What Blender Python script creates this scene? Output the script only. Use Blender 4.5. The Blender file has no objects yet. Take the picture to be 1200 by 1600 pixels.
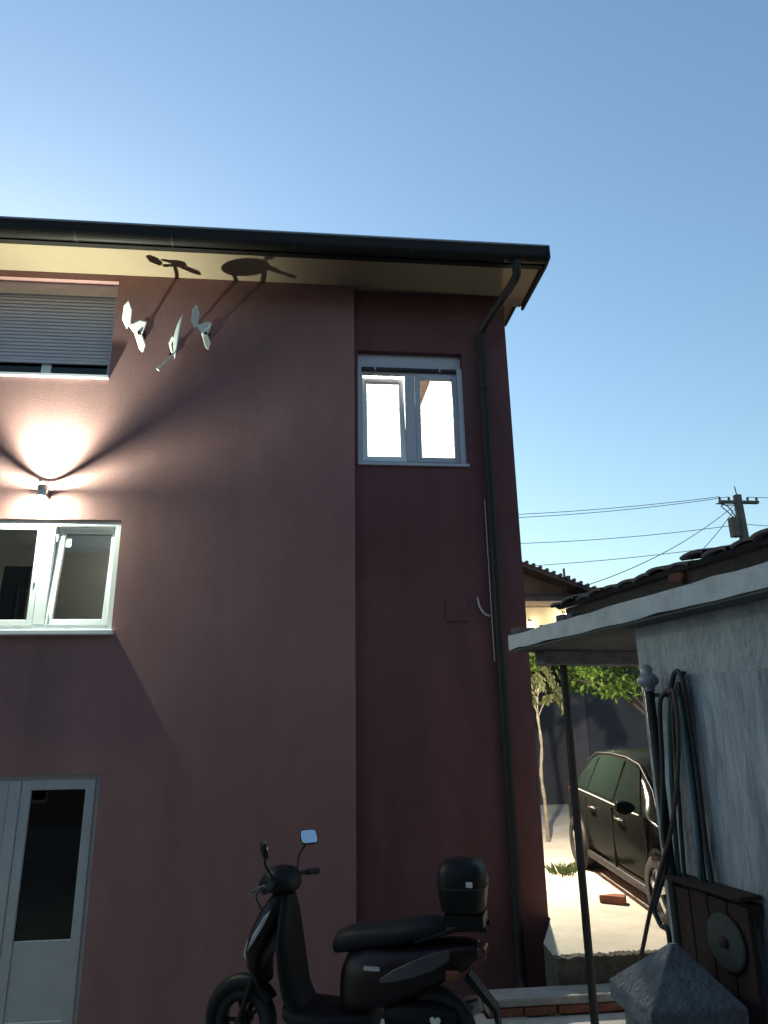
import bpy, bmesh, math, random
from mathutils import Vector, Matrix

random.seed(7)
SC = bpy.context.scene
COL = SC.collection
R = math.radians

# ------------------------------------------------------------------ camera
cam_d = bpy.data.cameras.new('camera')
cam = bpy.data.objects.new('camera', cam_d)
COL.objects.link(cam)
SC.camera = cam
PITCH, ROLL, YAW = R(16.93), R(-0.9245), R(5.907)
fw = Vector((math.sin(YAW) * math.cos(PITCH), math.cos(YAW) * math.cos(PITCH), math.sin(PITCH)))
r0 = Vector((math.cos(YAW), -math.sin(YAW), 0))
u0 = r0.cross(fw)
rv = r0 * math.cos(ROLL) + u0 * math.sin(ROLL)
uv = -r0 * math.sin(ROLL) + u0 * math.cos(ROLL)
m = Matrix((rv, uv, -fw)).transposed().to_4x4()
m.translation = Vector((0, 0, 1.6))
cam.matrix_world = m
cam_d.sensor_fit = 'VERTICAL'
cam_d.sensor_height = 24.0
cam_d.lens = 24.0 * 1100 / 1600
cam_d.clip_start = 0.05
cam_d.clip_end = 3000

# ------------------------------------------------------------------ sky, sun, exposure
SUN_AZ, SUN_EL = R(-24), R(19)        # azimuth from +Y towards +X: behind the house
world = bpy.data.worlds.new('World')
SC.world = world
world.use_nodes = True
nt = world.node_tree
nt.nodes.clear()
sky = nt.nodes.new('ShaderNodeTexSky')
sky.sky_type = 'NISHITA'
sky.sun_disc = False
sky.sun_elevation = SUN_EL
sky.sun_rotation = SUN_AZ
sky.altitude = 300
sky.air_density = 1.6
sky.dust_density = 0.6
sky.ozone_density = 3.4
bg = nt.nodes.new('ShaderNodeBackground')
bg.inputs['Strength'].default_value = 0.124
wo = nt.nodes.new('ShaderNodeOutputWorld')
tint = nt.nodes.new('ShaderNodeMix')
tint.data_type = 'RGBA'
tint.blend_type = 'MULTIPLY'
tint.inputs['Factor'].default_value = 1
tint.inputs['B'].default_value = (0.96, 1.0, 0.985, 1)
nt.links.new(sky.outputs[0], tint.inputs['A'])
nt.links.new(tint.outputs['Result'], bg.inputs[0])
nt.links.new(bg.outputs[0], wo.inputs[0])

sun_d = bpy.data.lights.new('sun', 'SUN')
sun_d.energy = 0.03
sun_d.angle = R(2)
sun_d.color = (1.0, 0.9, 0.8)
sun = bpy.data.objects.new('sun', sun_d)
COL.objects.link(sun)
sdir = Vector((math.sin(SUN_AZ) * math.cos(SUN_EL), math.cos(SUN_AZ) * math.cos(SUN_EL), math.sin(SUN_EL)))
sun.rotation_euler = sdir.to_track_quat('Z', 'Y').to_euler()
sun.location = sdir * 60

SC.view_settings.view_transform = 'Standard'
SC.view_settings.look = 'None'
SC.view_settings.exposure = 0.74
SC.view_settings.gamma = 1.0
SC.view_settings.use_curve_mapping = False
SC.cycles.max_bounces = 8
SC.cycles.use_denoising = True
SC.cycles.sample_clamp_indirect = 4.0
SC.cycles.caustics_reflective = False
SC.cycles.caustics_refractive = False

# ------------------------------------------------------------------ materials
MATS = {}


def mat(name, color, rough=0.8, metal=0.0, var=0.0, vscale=3.0, bump=0.0, bscale=80.0, stretch=(1, 1, 1),
        spec=0.5, coat=0.0, dirt=None, dscale=1.5, damt=0.5):
    if name in MATS:
        return MATS[name]
    mt = bpy.data.materials.new(name)
    mt.use_nodes = True
    t = mt.node_tree
    b = t.nodes['Principled BSDF']
    b.inputs['Base Color'].default_value = (*color, 1)
    b.inputs['Roughness'].default_value = rough
    b.inputs['Metallic'].default_value = metal
    b.inputs['Specular IOR Level'].default_value = spec
    b.inputs['Coat Weight'].default_value = coat
    b.inputs['Coat Roughness'].default_value = 0.05
    tc = t.nodes.new('ShaderNodeTexCoord')
    mp = t.nodes.new('ShaderNodeMapping')
    mp.inputs['Scale'].default_value = stretch
    t.links.new(tc.outputs['Object'], mp.inputs[0])
    last = None
    if var > 0:
        n = t.nodes.new('ShaderNodeTexNoise')
        n.inputs['Scale'].default_value = vscale
        n.inputs['Detail'].default_value = 8
        n.inputs['Roughness'].default_value = 0.65
        t.links.new(mp.outputs[0], n.inputs['Vector'])
        rp = t.nodes.new('ShaderNodeMapRange')
        rp.inputs['From Min'].default_value = 0.3
        rp.inputs['From Max'].default_value = 0.7
        rp.inputs['To Min'].default_value = 1 - var
        rp.inputs['To Max'].default_value = 1 + var
        t.links.new(n.outputs['Fac'], rp.inputs['Value'])
        mx = t.nodes.new('ShaderNodeMix')
        mx.data_type = 'RGBA'
        mx.blend_type = 'MULTIPLY'
        mx.inputs['Factor'].default_value = 1
        mx.inputs['A'].default_value = (*color, 1)
        cc = t.nodes.new('ShaderNodeCombineColor')
        for k in range(3):
            t.links.new(rp.outputs[0], cc.inputs[k])
        t.links.new(cc.outputs[0], mx.inputs['B'])
        last = mx.outputs['Result']
    if dirt:
        n = t.nodes.new('ShaderNodeTexNoise')
        n.inputs['Scale'].default_value = dscale
        n.inputs['Detail'].default_value = 10
        n.inputs['Roughness'].default_value = 0.7
        t.links.new(mp.outputs[0], n.inputs['Vector'])
        rp = t.nodes.new('ShaderNodeMapRange')
        rp.inputs['From Min'].default_value = 0.48
        rp.inputs['From Max'].default_value = 0.68
        rp.inputs['To Max'].default_value = damt
        t.links.new(n.outputs['Fac'], rp.inputs['Value'])
        mx = t.nodes.new('ShaderNodeMix')
        mx.data_type = 'RGBA'
        mx.inputs['A'].default_value = (*color, 1)
        mx.inputs['B'].default_value = (*dirt, 1)
        if last is not None:
            t.links.new(last, mx.inputs['A'])
        t.links.new(rp.outputs[0], mx.inputs['Factor'])
        last = mx.outputs['Result']
    if last is not None:
        t.links.new(last, b.inputs['Base Color'])
    if bump > 0:
        n = t.nodes.new('ShaderNodeTexNoise')
        n.inputs['Scale'].default_value = bscale
        n.inputs['Detail'].default_value = 4
        t.links.new(mp.outputs[0], n.inputs['Vector'])
        bp = t.nodes.new('ShaderNodeBump')
        bp.inputs['Strength'].default_value = bump
        bp.inputs['Distance'].default_value = 0.01
        t.links.new(n.outputs['Fac'], bp.inputs['Height'])
        t.links.new(bp.outputs[0], b.inputs['Normal'])
    MATS[name] = mt
    return mt


def glass(name, tint=(0.75, 0.8, 0.8), ior=1.5, rough=0.0):
    mt = bpy.data.materials.new(name)
    mt.use_nodes = True
    t = mt.node_tree
    t.nodes.clear()
    o = t.nodes.new('ShaderNodeOutputMaterial')
    tr = t.nodes.new('ShaderNodeBsdfTransparent')
    tr.inputs[0].default_value = (*tint, 1)
    gl = t.nodes.new('ShaderNodeBsdfGlossy')
    gl.inputs['Roughness'].default_value = rough
    fr = t.nodes.new('ShaderNodeFresnel')
    fr.inputs['IOR'].default_value = ior
    mx = t.nodes.new('ShaderNodeMixShader')
    t.links.new(fr.outputs[0], mx.inputs[0])
    t.links.new(tr.outputs[0], mx.inputs[1])
    t.links.new(gl.outputs[0], mx.inputs[2])
    t.links.new(mx.outputs[0], o.inputs[0])
    MATS[name] = mt
    return mt


def emit(name, color, strength):
    mt = bpy.data.materials.new(name)
    mt.use_nodes = True
    b = mt.node_tree.nodes['Principled BSDF']
    b.inputs['Base Color'].default_value = (0.8, 0.8, 0.8, 1)
    b.inputs['Emission Color'].default_value = (*color, 1)
    b.inputs['Emission Strength'].default_value = strength
    MATS[name] = mt
    return mt


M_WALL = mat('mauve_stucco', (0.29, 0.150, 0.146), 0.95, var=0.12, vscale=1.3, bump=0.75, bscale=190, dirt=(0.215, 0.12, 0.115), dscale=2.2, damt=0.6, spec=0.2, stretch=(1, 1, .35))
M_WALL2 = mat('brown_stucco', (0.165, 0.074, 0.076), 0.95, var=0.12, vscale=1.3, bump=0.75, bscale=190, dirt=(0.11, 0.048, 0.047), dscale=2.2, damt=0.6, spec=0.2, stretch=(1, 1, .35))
M_SOFFIT = mat('cream_soffit', (0.24, 0.165, 0.11), 0.85, var=0.06, vscale=2, bump=0.1)
M_GUTTER = mat('dark_gutter_metal', (0.018, 0.015, 0.014), 0.4, metal=0.0, spec=.12, var=0.15, vscale=4)
M_RIM = mat('gutter_rim_metal', (0.30, 0.32, 0.36), 0.35, metal=0.6, var=.1)
M_PIPE = mat('downpipe_metal', (0.016, 0.014, 0.015), 0.6, metal=0.0, spec=.3, var=0.15, vscale=6)
M_ROOF = mat('roof_tile_brown', (0.12, 0.06, 0.045), 0.85, var=0.2, vscale=6, bump=0.2)
M_PVC = mat('white_pvc', (0.78, 0.78, 0.78), 0.35, var=0.03, vscale=5)
M_PVC_GREY = mat('grey_lilac_pvc', (0.50, 0.48, 0.53), 0.45, var=0.05, vscale=6)  # grey-lilac of backlit frames, put into the base colour
M_PVC_D = mat('door_pvc', (0.43, 0.42, 0.43), 0.45, var=0.06, vscale=6)
M_SHUT = mat('shutter_slat_grey', (0.50, 0.50, 0.56), 0.5, var=0.04, vscale=4)
M_BLACK = mat('black_rubber', (0.018, 0.018, 0.02), 0.7, var=0.2)
M_DARK = mat('dark_interior', (0.03, 0.03, 0.032), 0.9)
M_ROOMW = mat('room_white', (0.82, 0.82, 0.78), 0.9, var=0.02)
M_ROOMG = mat('room_grey', (0.40, 0.405, 0.385), 0.9, var=0.12, vscale=1.5)
M_WOODB = mat('brown_wood', (0.30, 0.19, 0.11), 0.7, var=0.2, vscale=4, stretch=(1, 1, 8))
M_GLASS = glass('window_glass', (0.80, 0.84, 0.82))
M_GLASSD = glass('dark_glass', (0.10, 0.11, 0.11))
M_GLASSC = glass('car_glass', (0.22, 0.27, 0.24), 1.55)
M_STEEL = mat('brushed_steel', (0.45, 0.44, 0.42), 0.3, metal=0.9, var=0.05)
M_CHROME = mat('chrome', (0.8, 0.8, 0.8), 0.12, metal=1.0)
M_WHITE = mat('white_painted_metal', (0.82, 0.80, 0.74), 0.5, var=0.08, vscale=15, dirt=(0.35, 0.30, 0.24), dscale=9, damt=0.6)
M_DISH = mat('dish_grey', (0.66, 0.67, 0.68), 0.4, var=0.06, vscale=8)
M_CONC = mat('concrete', (0.42, 0.41, 0.39), 0.95, var=0.18, vscale=2.2, bump=0.5, bscale=45, dirt=(0.20, 0.19, 0.17), dscale=3, damt=0.6)
M_FASCIA = mat('concrete_fascia', (0.60, 0.61, 0.62), 0.95, var=0.10, vscale=4, bump=0.6, bscale=60, dirt=(0.30, 0.30, 0.29), dscale=5, damt=0.5)
M_SHED = mat('grey_plaster', (0.42, 0.435, 0.455), 0.95, var=0.34, vscale=2.2, bump=0.9, bscale=22, dirt=(0.17, 0.175, 0.19), dscale=1.7, damt=0.75, stretch=(1.6, 1.6, 0.8))
M_SHED2 = mat('streaked_plaster', (0.38, 0.40, 0.435), 0.95, var=0.45, vscale=2.6, bump=1.0, bscale=14, dirt=(0.19, 0.20, 0.225), dscale=2.2, damt=0.8, stretch=(2.2, 2.2, 0.45))
M_PIER = mat('pier_concrete', (0.15, 0.155, 0.17), 0.95, var=0.4, vscale=7, bump=0.8, bscale=40, dirt=(0.12, 0.12, 0.12), dscale=6, damt=0.6)
M_YARD = mat('yard_concrete', (0.55, 0.51, 0.44), 0.95, var=0.14, vscale=1.6, bump=0.5, bscale=25, dirt=(0.30, 0.27, 0.21), dscale=1.1, damt=0.55)
M_EARTH = mat('earth_ground', (0.11, 0.10, 0.08), 1.0, var=0.3, vscale=2, bump=0.5, bscale=12)
M_NAVY = mat('dark_render', (0.043, 0.048, 0.060), 0.95, var=0.15, vscale=1.2, bump=0.3, bscale=30, dirt=(0.028, 0.028, 0.038), dscale=0.9, damt=0.6)
M_BRICK = mat('red_brick', (0.20, 0.08, 0.055), 0.95, var=0.25, vscale=12, bump=0.6, bscale=70)
M_MORTAR = mat('mortar', (0.22, 0.20, 0.18), 1.0, var=0.2, vscale=10)
M_TILE = mat('old_clay_tile', (0.15, 0.115, 0.115), 0.95, var=0.35, vscale=9, bump=0.6, bscale=50, dirt=(0.10, 0.10, 0.09), dscale=6, damt=0.7)
M_TILER = mat('red_clay_tile', (0.14, 0.055, 0.04), 0.9, var=0.25, vscale=9)
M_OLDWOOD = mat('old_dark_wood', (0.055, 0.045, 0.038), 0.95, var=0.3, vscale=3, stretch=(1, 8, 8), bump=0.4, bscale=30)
M_RUST = mat('rusty_wood', (0.038, 0.018, 0.013), 0.9, var=0.35, vscale=5, stretch=(6, 6, 1), bump=0.5, bscale=30, dirt=(0.025, 0.018, 0.016), dscale=4, damt=0.7)
M_IRON = mat('painted_iron', (0.022, 0.022, 0.024), 0.6, metal=0.2, var=0.3, vscale=12)
M_FINIAL = mat('grey_cast_metal', (0.30, 0.31, 0.33), 0.5, metal=0.3, var=0.2, vscale=25, bump=0.3)
M_HOSE_K = mat('black_hose', (0.03, 0.03, 0.035), 0.5, var=0.25, vscale=10)
M_HOSE_T = mat('teal_hose', (0.035, 0.085, 0.095), 0.5, var=0.2, vscale=10)
M_HOSE_B = mat('brown_hose', (0.075, 0.045, 0.042), 0.6, var=0.25, vscale=10)
M_REEL = mat('grey_reel', (0.05, 0.049, 0.048), 0.85, var=0.3, vscale=8)
M_BARK = mat('pale_bark', (0.20, 0.18, 0.14), 0.95, var=0.4, vscale=8, bump=0.8, bscale=30, dirt=(0.10, 0.09, 0.07), dscale=7, damt=0.8)
M_BARKD = mat('dark_bark', (0.10, 0.08, 0.06), 0.95, var=0.3, vscale=10, bump=0.6, bscale=30)
M_CARP = mat('black_car_paint', (0.009, 0.011, 0.010), 0.11, var=0.1, spec=.008, coat=0.0)
M_CARP.node_tree.nodes['Principled BSDF'].inputs['Coat Roughness'].default_value = 0.03
M_TRIM = mat('car_black_trim', (0.02, 0.02, 0.02), 0.6)
M_ALLOY = mat('alloy_rim', (0.62, 0.62, 0.60), 0.35, metal=0.6, var=0.1, vscale=8)
M_SCB = mat('scooter_black', (0.009, 0.009, 0.010), 0.5, var=0.1, spec=.25)
M_SCR = mat('scooter_maroon', (0.016, 0.006, 0.007), 0.35, var=0.15, vscale=5, spec=.35)
M_SCG = mat('scooter_grey', (0.07, 0.07, 0.073), 0.4, var=0.15, vscale=6)
M_SEAT = mat('scooter_seat_vinyl', (0.012, 0.013, 0.018), 0.6, spec=.25, var=0.2, vscale=10)
M_RED_LENS = mat('red_lens', (0.12, 0.012, 0.01), 0.15, coat=0.5)
M_ORANGE_LENS = mat('orange_lens', (0.20, 0.05, 0.02), 0.2, coat=0.5)
M_MIRROR = mat('mirror_glass', (0.85, 0.88, 0.9), 0.02, metal=1.0)
M_CREAM = mat('cream_render', (0.55, 0.46, 0.30), 0.9, var=0.06, vscale=1)
M_NROOF = mat('neighbour_tile', (0.07, 0.05, 0.055), 0.9, var=0.25, vscale=4)
M_NSOFF = mat('brown_boards', (0.10, 0.065, 0.05), 0.85, var=0.15, vscale=3)
M_POLE = mat('weathered_pole', (0.09, 0.085, 0.08), 0.9, var=0.2, vscale=4)
M_WIRE = mat('wire_grey', (0.10, 0.11, 0.13), 0.7)
M_CABLE = mat('white_cable', (0.40, 0.38, 0.36), 0.5, var=0.1)
M_PAPER = mat('white_paper', (0.9, 0.9, 0.9), 0.8)


for m_ in (M_SHED, M_SHED2, M_PIER):
    for n_ in m_.node_tree.nodes:
        if n_.type == 'BUMP':
            n_.inputs['Distance'].default_value = .03


def leaf_mat(name, c1, c2):
    mt = bpy.data.materials.new(name)
    mt.use_nodes = True
    t = mt.node_tree
    b = t.nodes['Principled BSDF']
    b.inputs['Roughness'].default_value = 0.55
    g = t.nodes.new('ShaderNodeNewGeometry')
    rp = t.nodes.new('ShaderNodeMix')
    rp.data_type = 'RGBA'
    rp.inputs['A'].default_value = (*c1, 1)
    rp.inputs['B'].default_value = (*c2, 1)
    t.links.new(g.outputs['Random Per Island'], rp.inputs['Factor'])
    t.links.new(rp.outputs['Result'], b.inputs['Base Color'])
    tl = t.nodes.new('ShaderNodeBsdfTranslucent')
    t.links.new(rp.outputs['Result'], tl.inputs[0])
    mx = t.nodes.new('ShaderNodeMixShader')
    mx.inputs[0].default_value = 0.3
    t.links.new(b.outputs[0], mx.inputs[1])
    t.links.new(tl.outputs[0], mx.inputs[2])
    t.links.new(mx.outputs[0], t.nodes['Material Output'].inputs[0])
    MATS[name] = mt
    return mt


M_LEAF = leaf_mat('green_leaf', (0.06, 0.13, 0.02), (0.16, 0.26, 0.045))
M_LEAF2 = leaf_mat('pale_leaf', (0.045, 0.06, 0.02), (0.10, 0.11, 0.045))
M_GRASS = leaf_mat('grass_blade', (0.06, 0.11, 0.03), (0.12, 0.16, 0.05))


# ------------------------------------------------------------------ mesh helpers
class MB:
    def __init__(self):
        self.v = []
        self.f = []
        self.smooth = []

    def add(self, vs, fs, smooth=False):
        o = len(self.v)
        self.v += [tuple(p) for p in vs]
        self.f += [tuple(i + o for i in f) for f in fs]
        self.smooth += [smooth] * len(fs)
        return self

    def box(self, x0, x1, y0, y1, z0, z1):
        vs = [(x0, y0, z0), (x1, y0, z0), (x1, y1, z0), (x0, y1, z0), (x0, y0, z1), (x1, y0, z1), (x1, y1, z1), (x0, y1, z1)]
        return self.add(vs, [(0, 3, 2, 1), (4, 5, 6, 7), (0, 1, 5, 4), (1, 2, 6, 5), (2, 3, 7, 6), (3, 0, 4, 7)])

    def prism(self, poly, axis, a, b):
        """polygon extruded along an axis. axis 'x': poly=(y,z); 'y': poly=(x,z); 'z': poly=(x,y)"""
        def P(p, t):
            return {'x': (t, p[0], p[1]), 'y': (p[0], t, p[1]), 'z': (p[0], p[1], t)}[axis]
        n = len(poly)
        vs = [P(p, a) for p in poly] + [P(p, b) for p in poly]
        fs = [tuple(range(n)), tuple(range(2 * n - 1, n - 1, -1))]
        fs += [(i, n + i, n + (i + 1) % n, (i + 1) % n) for i in range(n)]
        return self.add(vs, fs)

    def loft(self, rings, caps=True, smooth=True):
        n = len(rings[0])
        vs = [p for r in rings for p in r]
        fs = []
        for k in range(len(rings) - 1):
            for i in range(n):
                j = (i + 1) % n
                fs.append((k * n + i, k * n + j, (k + 1) * n + j, (k + 1) * n + i))
        self.add(vs, fs, smooth)
        if caps:
            self.add(rings[0], [tuple(range(n - 1, -1, -1))])
            self.add(rings[-1], [tuple(range(n))])
        return self

    def tube(self, pts, r, n=8, caps=True):
        pts = [Vector(p) for p in pts]
        rs = r if isinstance(r, (list, tuple)) else [r] * len(pts)
        rings = []
        up = Vector((0, 0, 1))
        prev = None
        for k, p in enumerate(pts):
            a = pts[max(0, k - 1)]
            b = pts[min(len(pts) - 1, k + 1)]
            d = (b - a).normalized()
            if prev is None:
                x = d.cross(up)
                if x.length < 0.1:
                    x = d.cross(Vector((1, 0, 0)))
                x.normalize()
            else:
                x = (prev - d * prev.dot(d)).normalized()
            prev = x
            y = d.cross(x)
            rings.append([p + (x * math.cos(t) + y * math.sin(t)) * rs[k] for t in [2 * math.pi * i / n for i in range(n)]])
        return self.loft(rings, caps)

    def lathe(self, prof, c=(0, 0, 0), axis='z', n=24, caps=False):
        rings = []
        for r, h in prof:
            ring = []
            for i in range(n):
                t = 2 * math.pi * i / n
                a, b = r * math.cos(t), r * math.sin(t)
                p = {'z': (a, b, h), 'y': (a, h, b), 'x': (h, a, b)}[axis]
                ring.append((p[0] + c[0], p[1] + c[1], p[2] + c[2]))
            rings.append(ring)
        return self.loft(rings, caps)

    def build(self, name, material, parent=None, bevel=0.0, seg=2, kind=None, label=None):
        me = bpy.data.meshes.new(name)
        me.from_pydata(self.v, [], self.f)
        me.polygons.foreach_set('use_smooth', self.smooth)
        me.validate()
        bm = bmesh.new()
        bm.from_mesh(me)
        bmesh.ops.recalc_face_normals(bm, faces=bm.faces)
        bm.to_mesh(me)
        bm.free()
        me.materials.append(material)
        o = bpy.data.objects.new(name, me)
        COL.objects.link(o)
        if parent:
            o.parent = parent
        if bevel > 0:
            md = o.modifiers.new('bevel', 'BEVEL')
            md.width = bevel
            md.segments = seg
            md.limit_method = 'ANGLE'
            md.angle_limit = R(35)
        if kind:
            o['kind'] = kind
        if label:
            o['label'] = label
        return o


def sm(pts, k=6):
    """Catmull-Rom smoothing of a polyline"""
    P = [Vector(p) for p in pts]
    P = [P[0] * 2 - P[1]] + P + [P[-1] * 2 - P[-2]]
    out = []
    for i in range(1, len(P) - 2):
        for j in range(k):
            t = j / k
            a, b, c, d = P[i - 1:i + 3]
            out.append(0.5 * ((2 * b) + (c - a) * t + (2 * a - 5 * b + 4 * c - d) * t * t + (3 * b - a - 3 * c + d) * t ** 3))
    out.append(P[-2])
    return out


def sring(c, u, v, ru, rv_, n=16, p=2.6):
    """super-ellipse ring round c in the plane of u and v"""
    c, u, v = Vector(c), Vector(u), Vector(v)
    out = []
    for i in range(n):
        t = 2 * math.pi * i / n
        a, b = math.cos(t), math.sin(t)
        out.append(c + u * ru * math.copysign(abs(a) ** (2 / p), a) + v * rv_ * math.copysign(abs(b) ** (2 / p), b))
    return out


def thing(name, label, cat, loc=(0, 0, 0), rotz=0.0, group=None):
    o = bpy.data.objects.new(name, None)
    COL.objects.link(o)
    o.empty_display_size = 0.2
    o.location = loc
    o.rotation_euler = (0, 0, rotz)
    tag(o, label, cat, group)
    return o


def tag(o, label, cat, group=None):
    o['label'] = label
    o['category'] = cat
    if group:
        o['group'] = group
    return o


def wall_mesh(x0, x1, z0, z1, y0, y1, holes):
    """a wall slab in the XZ plane with rectangular openings"""
    xs = sorted({x0, x1, *[h[0] for h in holes], *[h[1] for h in holes]})
    zs = sorted({z0, z1, *[h[2] for h in holes], *[h[3] for h in holes]})

    def solid(i, k):
        if i < 0 or k < 0 or i >= len(xs) - 1 or k >= len(zs) - 1:
            return False
        cx, cz = (xs[i] + xs[i + 1]) / 2, (zs[k] + zs[k + 1]) / 2
        return not any(h[0] < cx < h[1] and h[2] < cz < h[3] for h in holes)
    mb = MB()
    for i in range(len(xs) - 1):
        for k in range(len(zs) - 1):
            if not solid(i, k):
                continue
            a, b, c, d = xs[i], xs[i + 1], zs[k], zs[k + 1]
            mb.add([(a, y0, c), (b, y0, c), (b, y0, d), (a, y0, d)], [(0, 1, 2, 3)])
            mb.add([(a, y1, c), (b, y1, c), (b, y1, d), (a, y1, d)], [(3, 2, 1, 0)])
            if not solid(i - 1, k):
                mb.add([(a, y0, c), (a, y1, c), (a, y1, d), (a, y0, d)], [(3, 2, 1, 0)])
            if not solid(i + 1, k):
                mb.add([(b, y0, c), (b, y1, c), (b, y1, d), (b, y0, d)], [(0, 1, 2, 3)])
            if not solid(i, k - 1):
                mb.add([(a, y0, c), (b, y0, c), (b, y1, c), (a, y1, c)], [(3, 2, 1, 0)])
            if not solid(i, k + 1):
                mb.add([(a, y0, d), (b, y0, d), (b, y1, d), (a, y1, d)], [(0, 1, 2, 3)])
    return mb


def rect_frame(mb, x0, x1, z0, z1, y0, y1, w, wb=None, wt=None):
    wb = w if wb is None else wb
    wt = w if wt is None else wt
    mb.box(x0, x0 + w, y0, y1, z0, z1)
    mb.box(x1 - w, x1, y0, y1, z0, z1)
    mb.box(x0 + w, x1 - w, y0, y1, z0, z0 + wb)
    mb.box(x0 + w, x1 - w, y0, y1, z1 - wt, z1)
    return mb


# ------------------------------------------------------------------ terrain
g = MB()
N = 48
ring0 = [(0, 0, -0.95)]
g.add([(600 * math.cos(2 * math.pi * i / N), 600 * math.sin(2 * math.pi * i / N), -0.95) for i in range(N)], [tuple(range(N))])
g.build('ground', M_EARTH, kind='structure')

CZ = -0.42
mb = MB()
mb.prism([(-8, -6), (7, -6), (7, 5.775), (1.28, 5.775), (1.28, 5.9), (-8, 5.9)], 'z', -0.94, CZ)
mb.build('courtyard', M_CONC, kind='structure')
mb = MB()
mb.box(-8, 1.9, 5.9, 7.0, -0.94, -0.84)
mb.build('sunken_path', M_CONC, kind='structure')


def yz(y):
    return -0.12 + 0.03 * (y - 6.5)


# sloping yard beside the house
mb = MB()
poly = [(1.9, 6.03), (9.5, 6.03), (9.5, 14.2), (2.2, 14.2), (2.2, 7.05), (1.92, 6.4)]
NX = len(poly)
vs = [(x, y, yz(y)) for x, y in poly] + [(x, y, -0.94) for x, y in poly]
mb.add(vs, [tuple(range(NX)), tuple(range(2 * NX - 1, NX - 1, -1))] + [(i, NX + i, NX + (i + 1) % NX, (i + 1) % NX) for i in range(NX)])
yd = mb.build('yard', M_YARD, kind='structure')
yd.data.materials.append(mat('shaded_dirty_edge', (0.085, 0.08, 0.065), 1.0, var=.4, vscale=9, bump=.9, bscale=30, dirt=(.03, .03, .025), dscale=7, damt=.8))  # dirt and the shade of the riser, both put into one dark colour
for p_ in yd.data.polygons:
    if abs(p_.normal.z) < .5:
        p_.material_index = 1

M_EDGE = mat('shaded_dirty_edge', (0.085, 0.08, 0.065), 1.0, var=.4, vscale=9, bump=.9, bscale=30, dirt=(.03, .03, .025), dscale=7, damt=.8)
mb = MB()
ra_ = []
for i in range(70):
    x = 1.90 + 1.15 * i / 69
    w_ = .05 + random.uniform(-.022, .022)
    ra_.append([(x, 6.0285, -.93), (x, 6.004 + random.uniform(0, .008), -.3), (x, 6.006 + random.uniform(0, .01), -.175), (x, 6.012, -.122 + random.uniform(-.012, .006)), (x, 6.03 + w_, -.119 + random.uniform(-.008, .006) * .5 + .03 * w_), (x, 6.031 + w_, -.15), (x, 6.029, -.16)])
mb.loft(ra_, True, False)
mb.build('yard_edge', M_EDGE, kind='structure')
# ragged crack and crumbled lip along the yard edge
mb = MB()
x = 1.95
while x < 2.95:
    w = random.uniform(0.03, 0.09)
    h = random.uniform(0.006, 0.022)
    y = 6.035 + random.uniform(0.0, 0.05)
    z = yz(y) + 0.001
    mb.add([(x, y, z), (x + w, y + random.uniform(-.0, .02), z), (x + w * .8, y + .04, z), (x + w * .2, y + .05, z), (x + w * .5, y + .02, z + h)],
           [(0, 1, 4), (1, 2, 4), (2, 3, 4), (3, 0, 4)])
    x += w * random.uniform(0.9, 2.0)
mb.build('rubble', M_EDGE, kind='stuff')
bpy.context.view_layer.update()

M_STEP = mat('step_concrete', (0.30, 0.295, 0.285), 0.95, var=.25, vscale=5, bump=.6, bscale=40, dirt=(.14, .135, .12), dscale=4, damt=.7)
# step with a concrete tread over a course of bricks
st = thing('garden_step', 'low concrete step with a red brick front, beside the house corner', 'step', (0, 0, 0))
MB().box(1.30, 2.95, 5.78, 6.0, -0.355, -0.30).build('tread', M_STEP, st, bevel=0.012)
MB().box(1.31, 2.94, 5.82, 6.0, -0.42, -0.357).build('mortar_bed', M_MORTAR, st)
bx = 1.315
bmesh_brick = None
while bx < 2.85:
    o = MB().box(0, 0.235, 0, 0.03, 0, 0.055)
    if bmesh_brick is None:
        ob = o.build('brick', M_BRICK, st, bevel=0.004)
        bmesh_brick = ob.data
    else:
        ob = bpy.data.objects.new('brick', bmesh_brick)
        COL.objects.link(ob)
        ob.parent = st
        md = ob.modifiers.new('bevel', 'BEVEL')
        md.width = 0.004
    ob.location = (bx, 5.79 + random.uniform(-.004, .004), -0.417)
    ob.rotation_euler = (0, 0, random.uniform(-.01, .01))
    bx += 0.25

# ------------------------------------------------------------------ the house
HOUSE = thing('house', 'mauve stuccoed house with dark gutter and lit windows', 'house', (0, 7, 0))


def H(mb_, name, material, parent=None, **k):
    """mesh given in world coordinates, parented to the house (origin 0,7,0)"""
    p = parent or HOUSE
    off = Vector((0, 7, 0))
    mb_.v = [tuple(Vector(v) - off) for v in mb_.v]
    return mb_.build(name, material, p, **k)


WX0, STEPX, WX1 = -7.0, 0.42, 2.19
DOOR = (-3.42, -1.89, -0.84, 1.23)
MID = (-3.32, -1.92, 2.50, 3.62)
UPP = (-3.62, -2.20, 5.19, 6.38)
RWN = (0.462, 1.655, 4.30, 5.68)
YR = 7.08
H(wall_mesh(WX0, STEPX, -0.95, 6.46, 7.0, 7.30, [DOOR, MID, UPP]), 'wall', M_WALL, label='mauve stucco front wall with three openings')
H(wall_mesh(STEPX + .001, WX1, -0.95, 6.46, YR, YR + .30, [RWN]), 'wall', M_WALL2, label='darker brown recessed wall strip at the corner')
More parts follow.
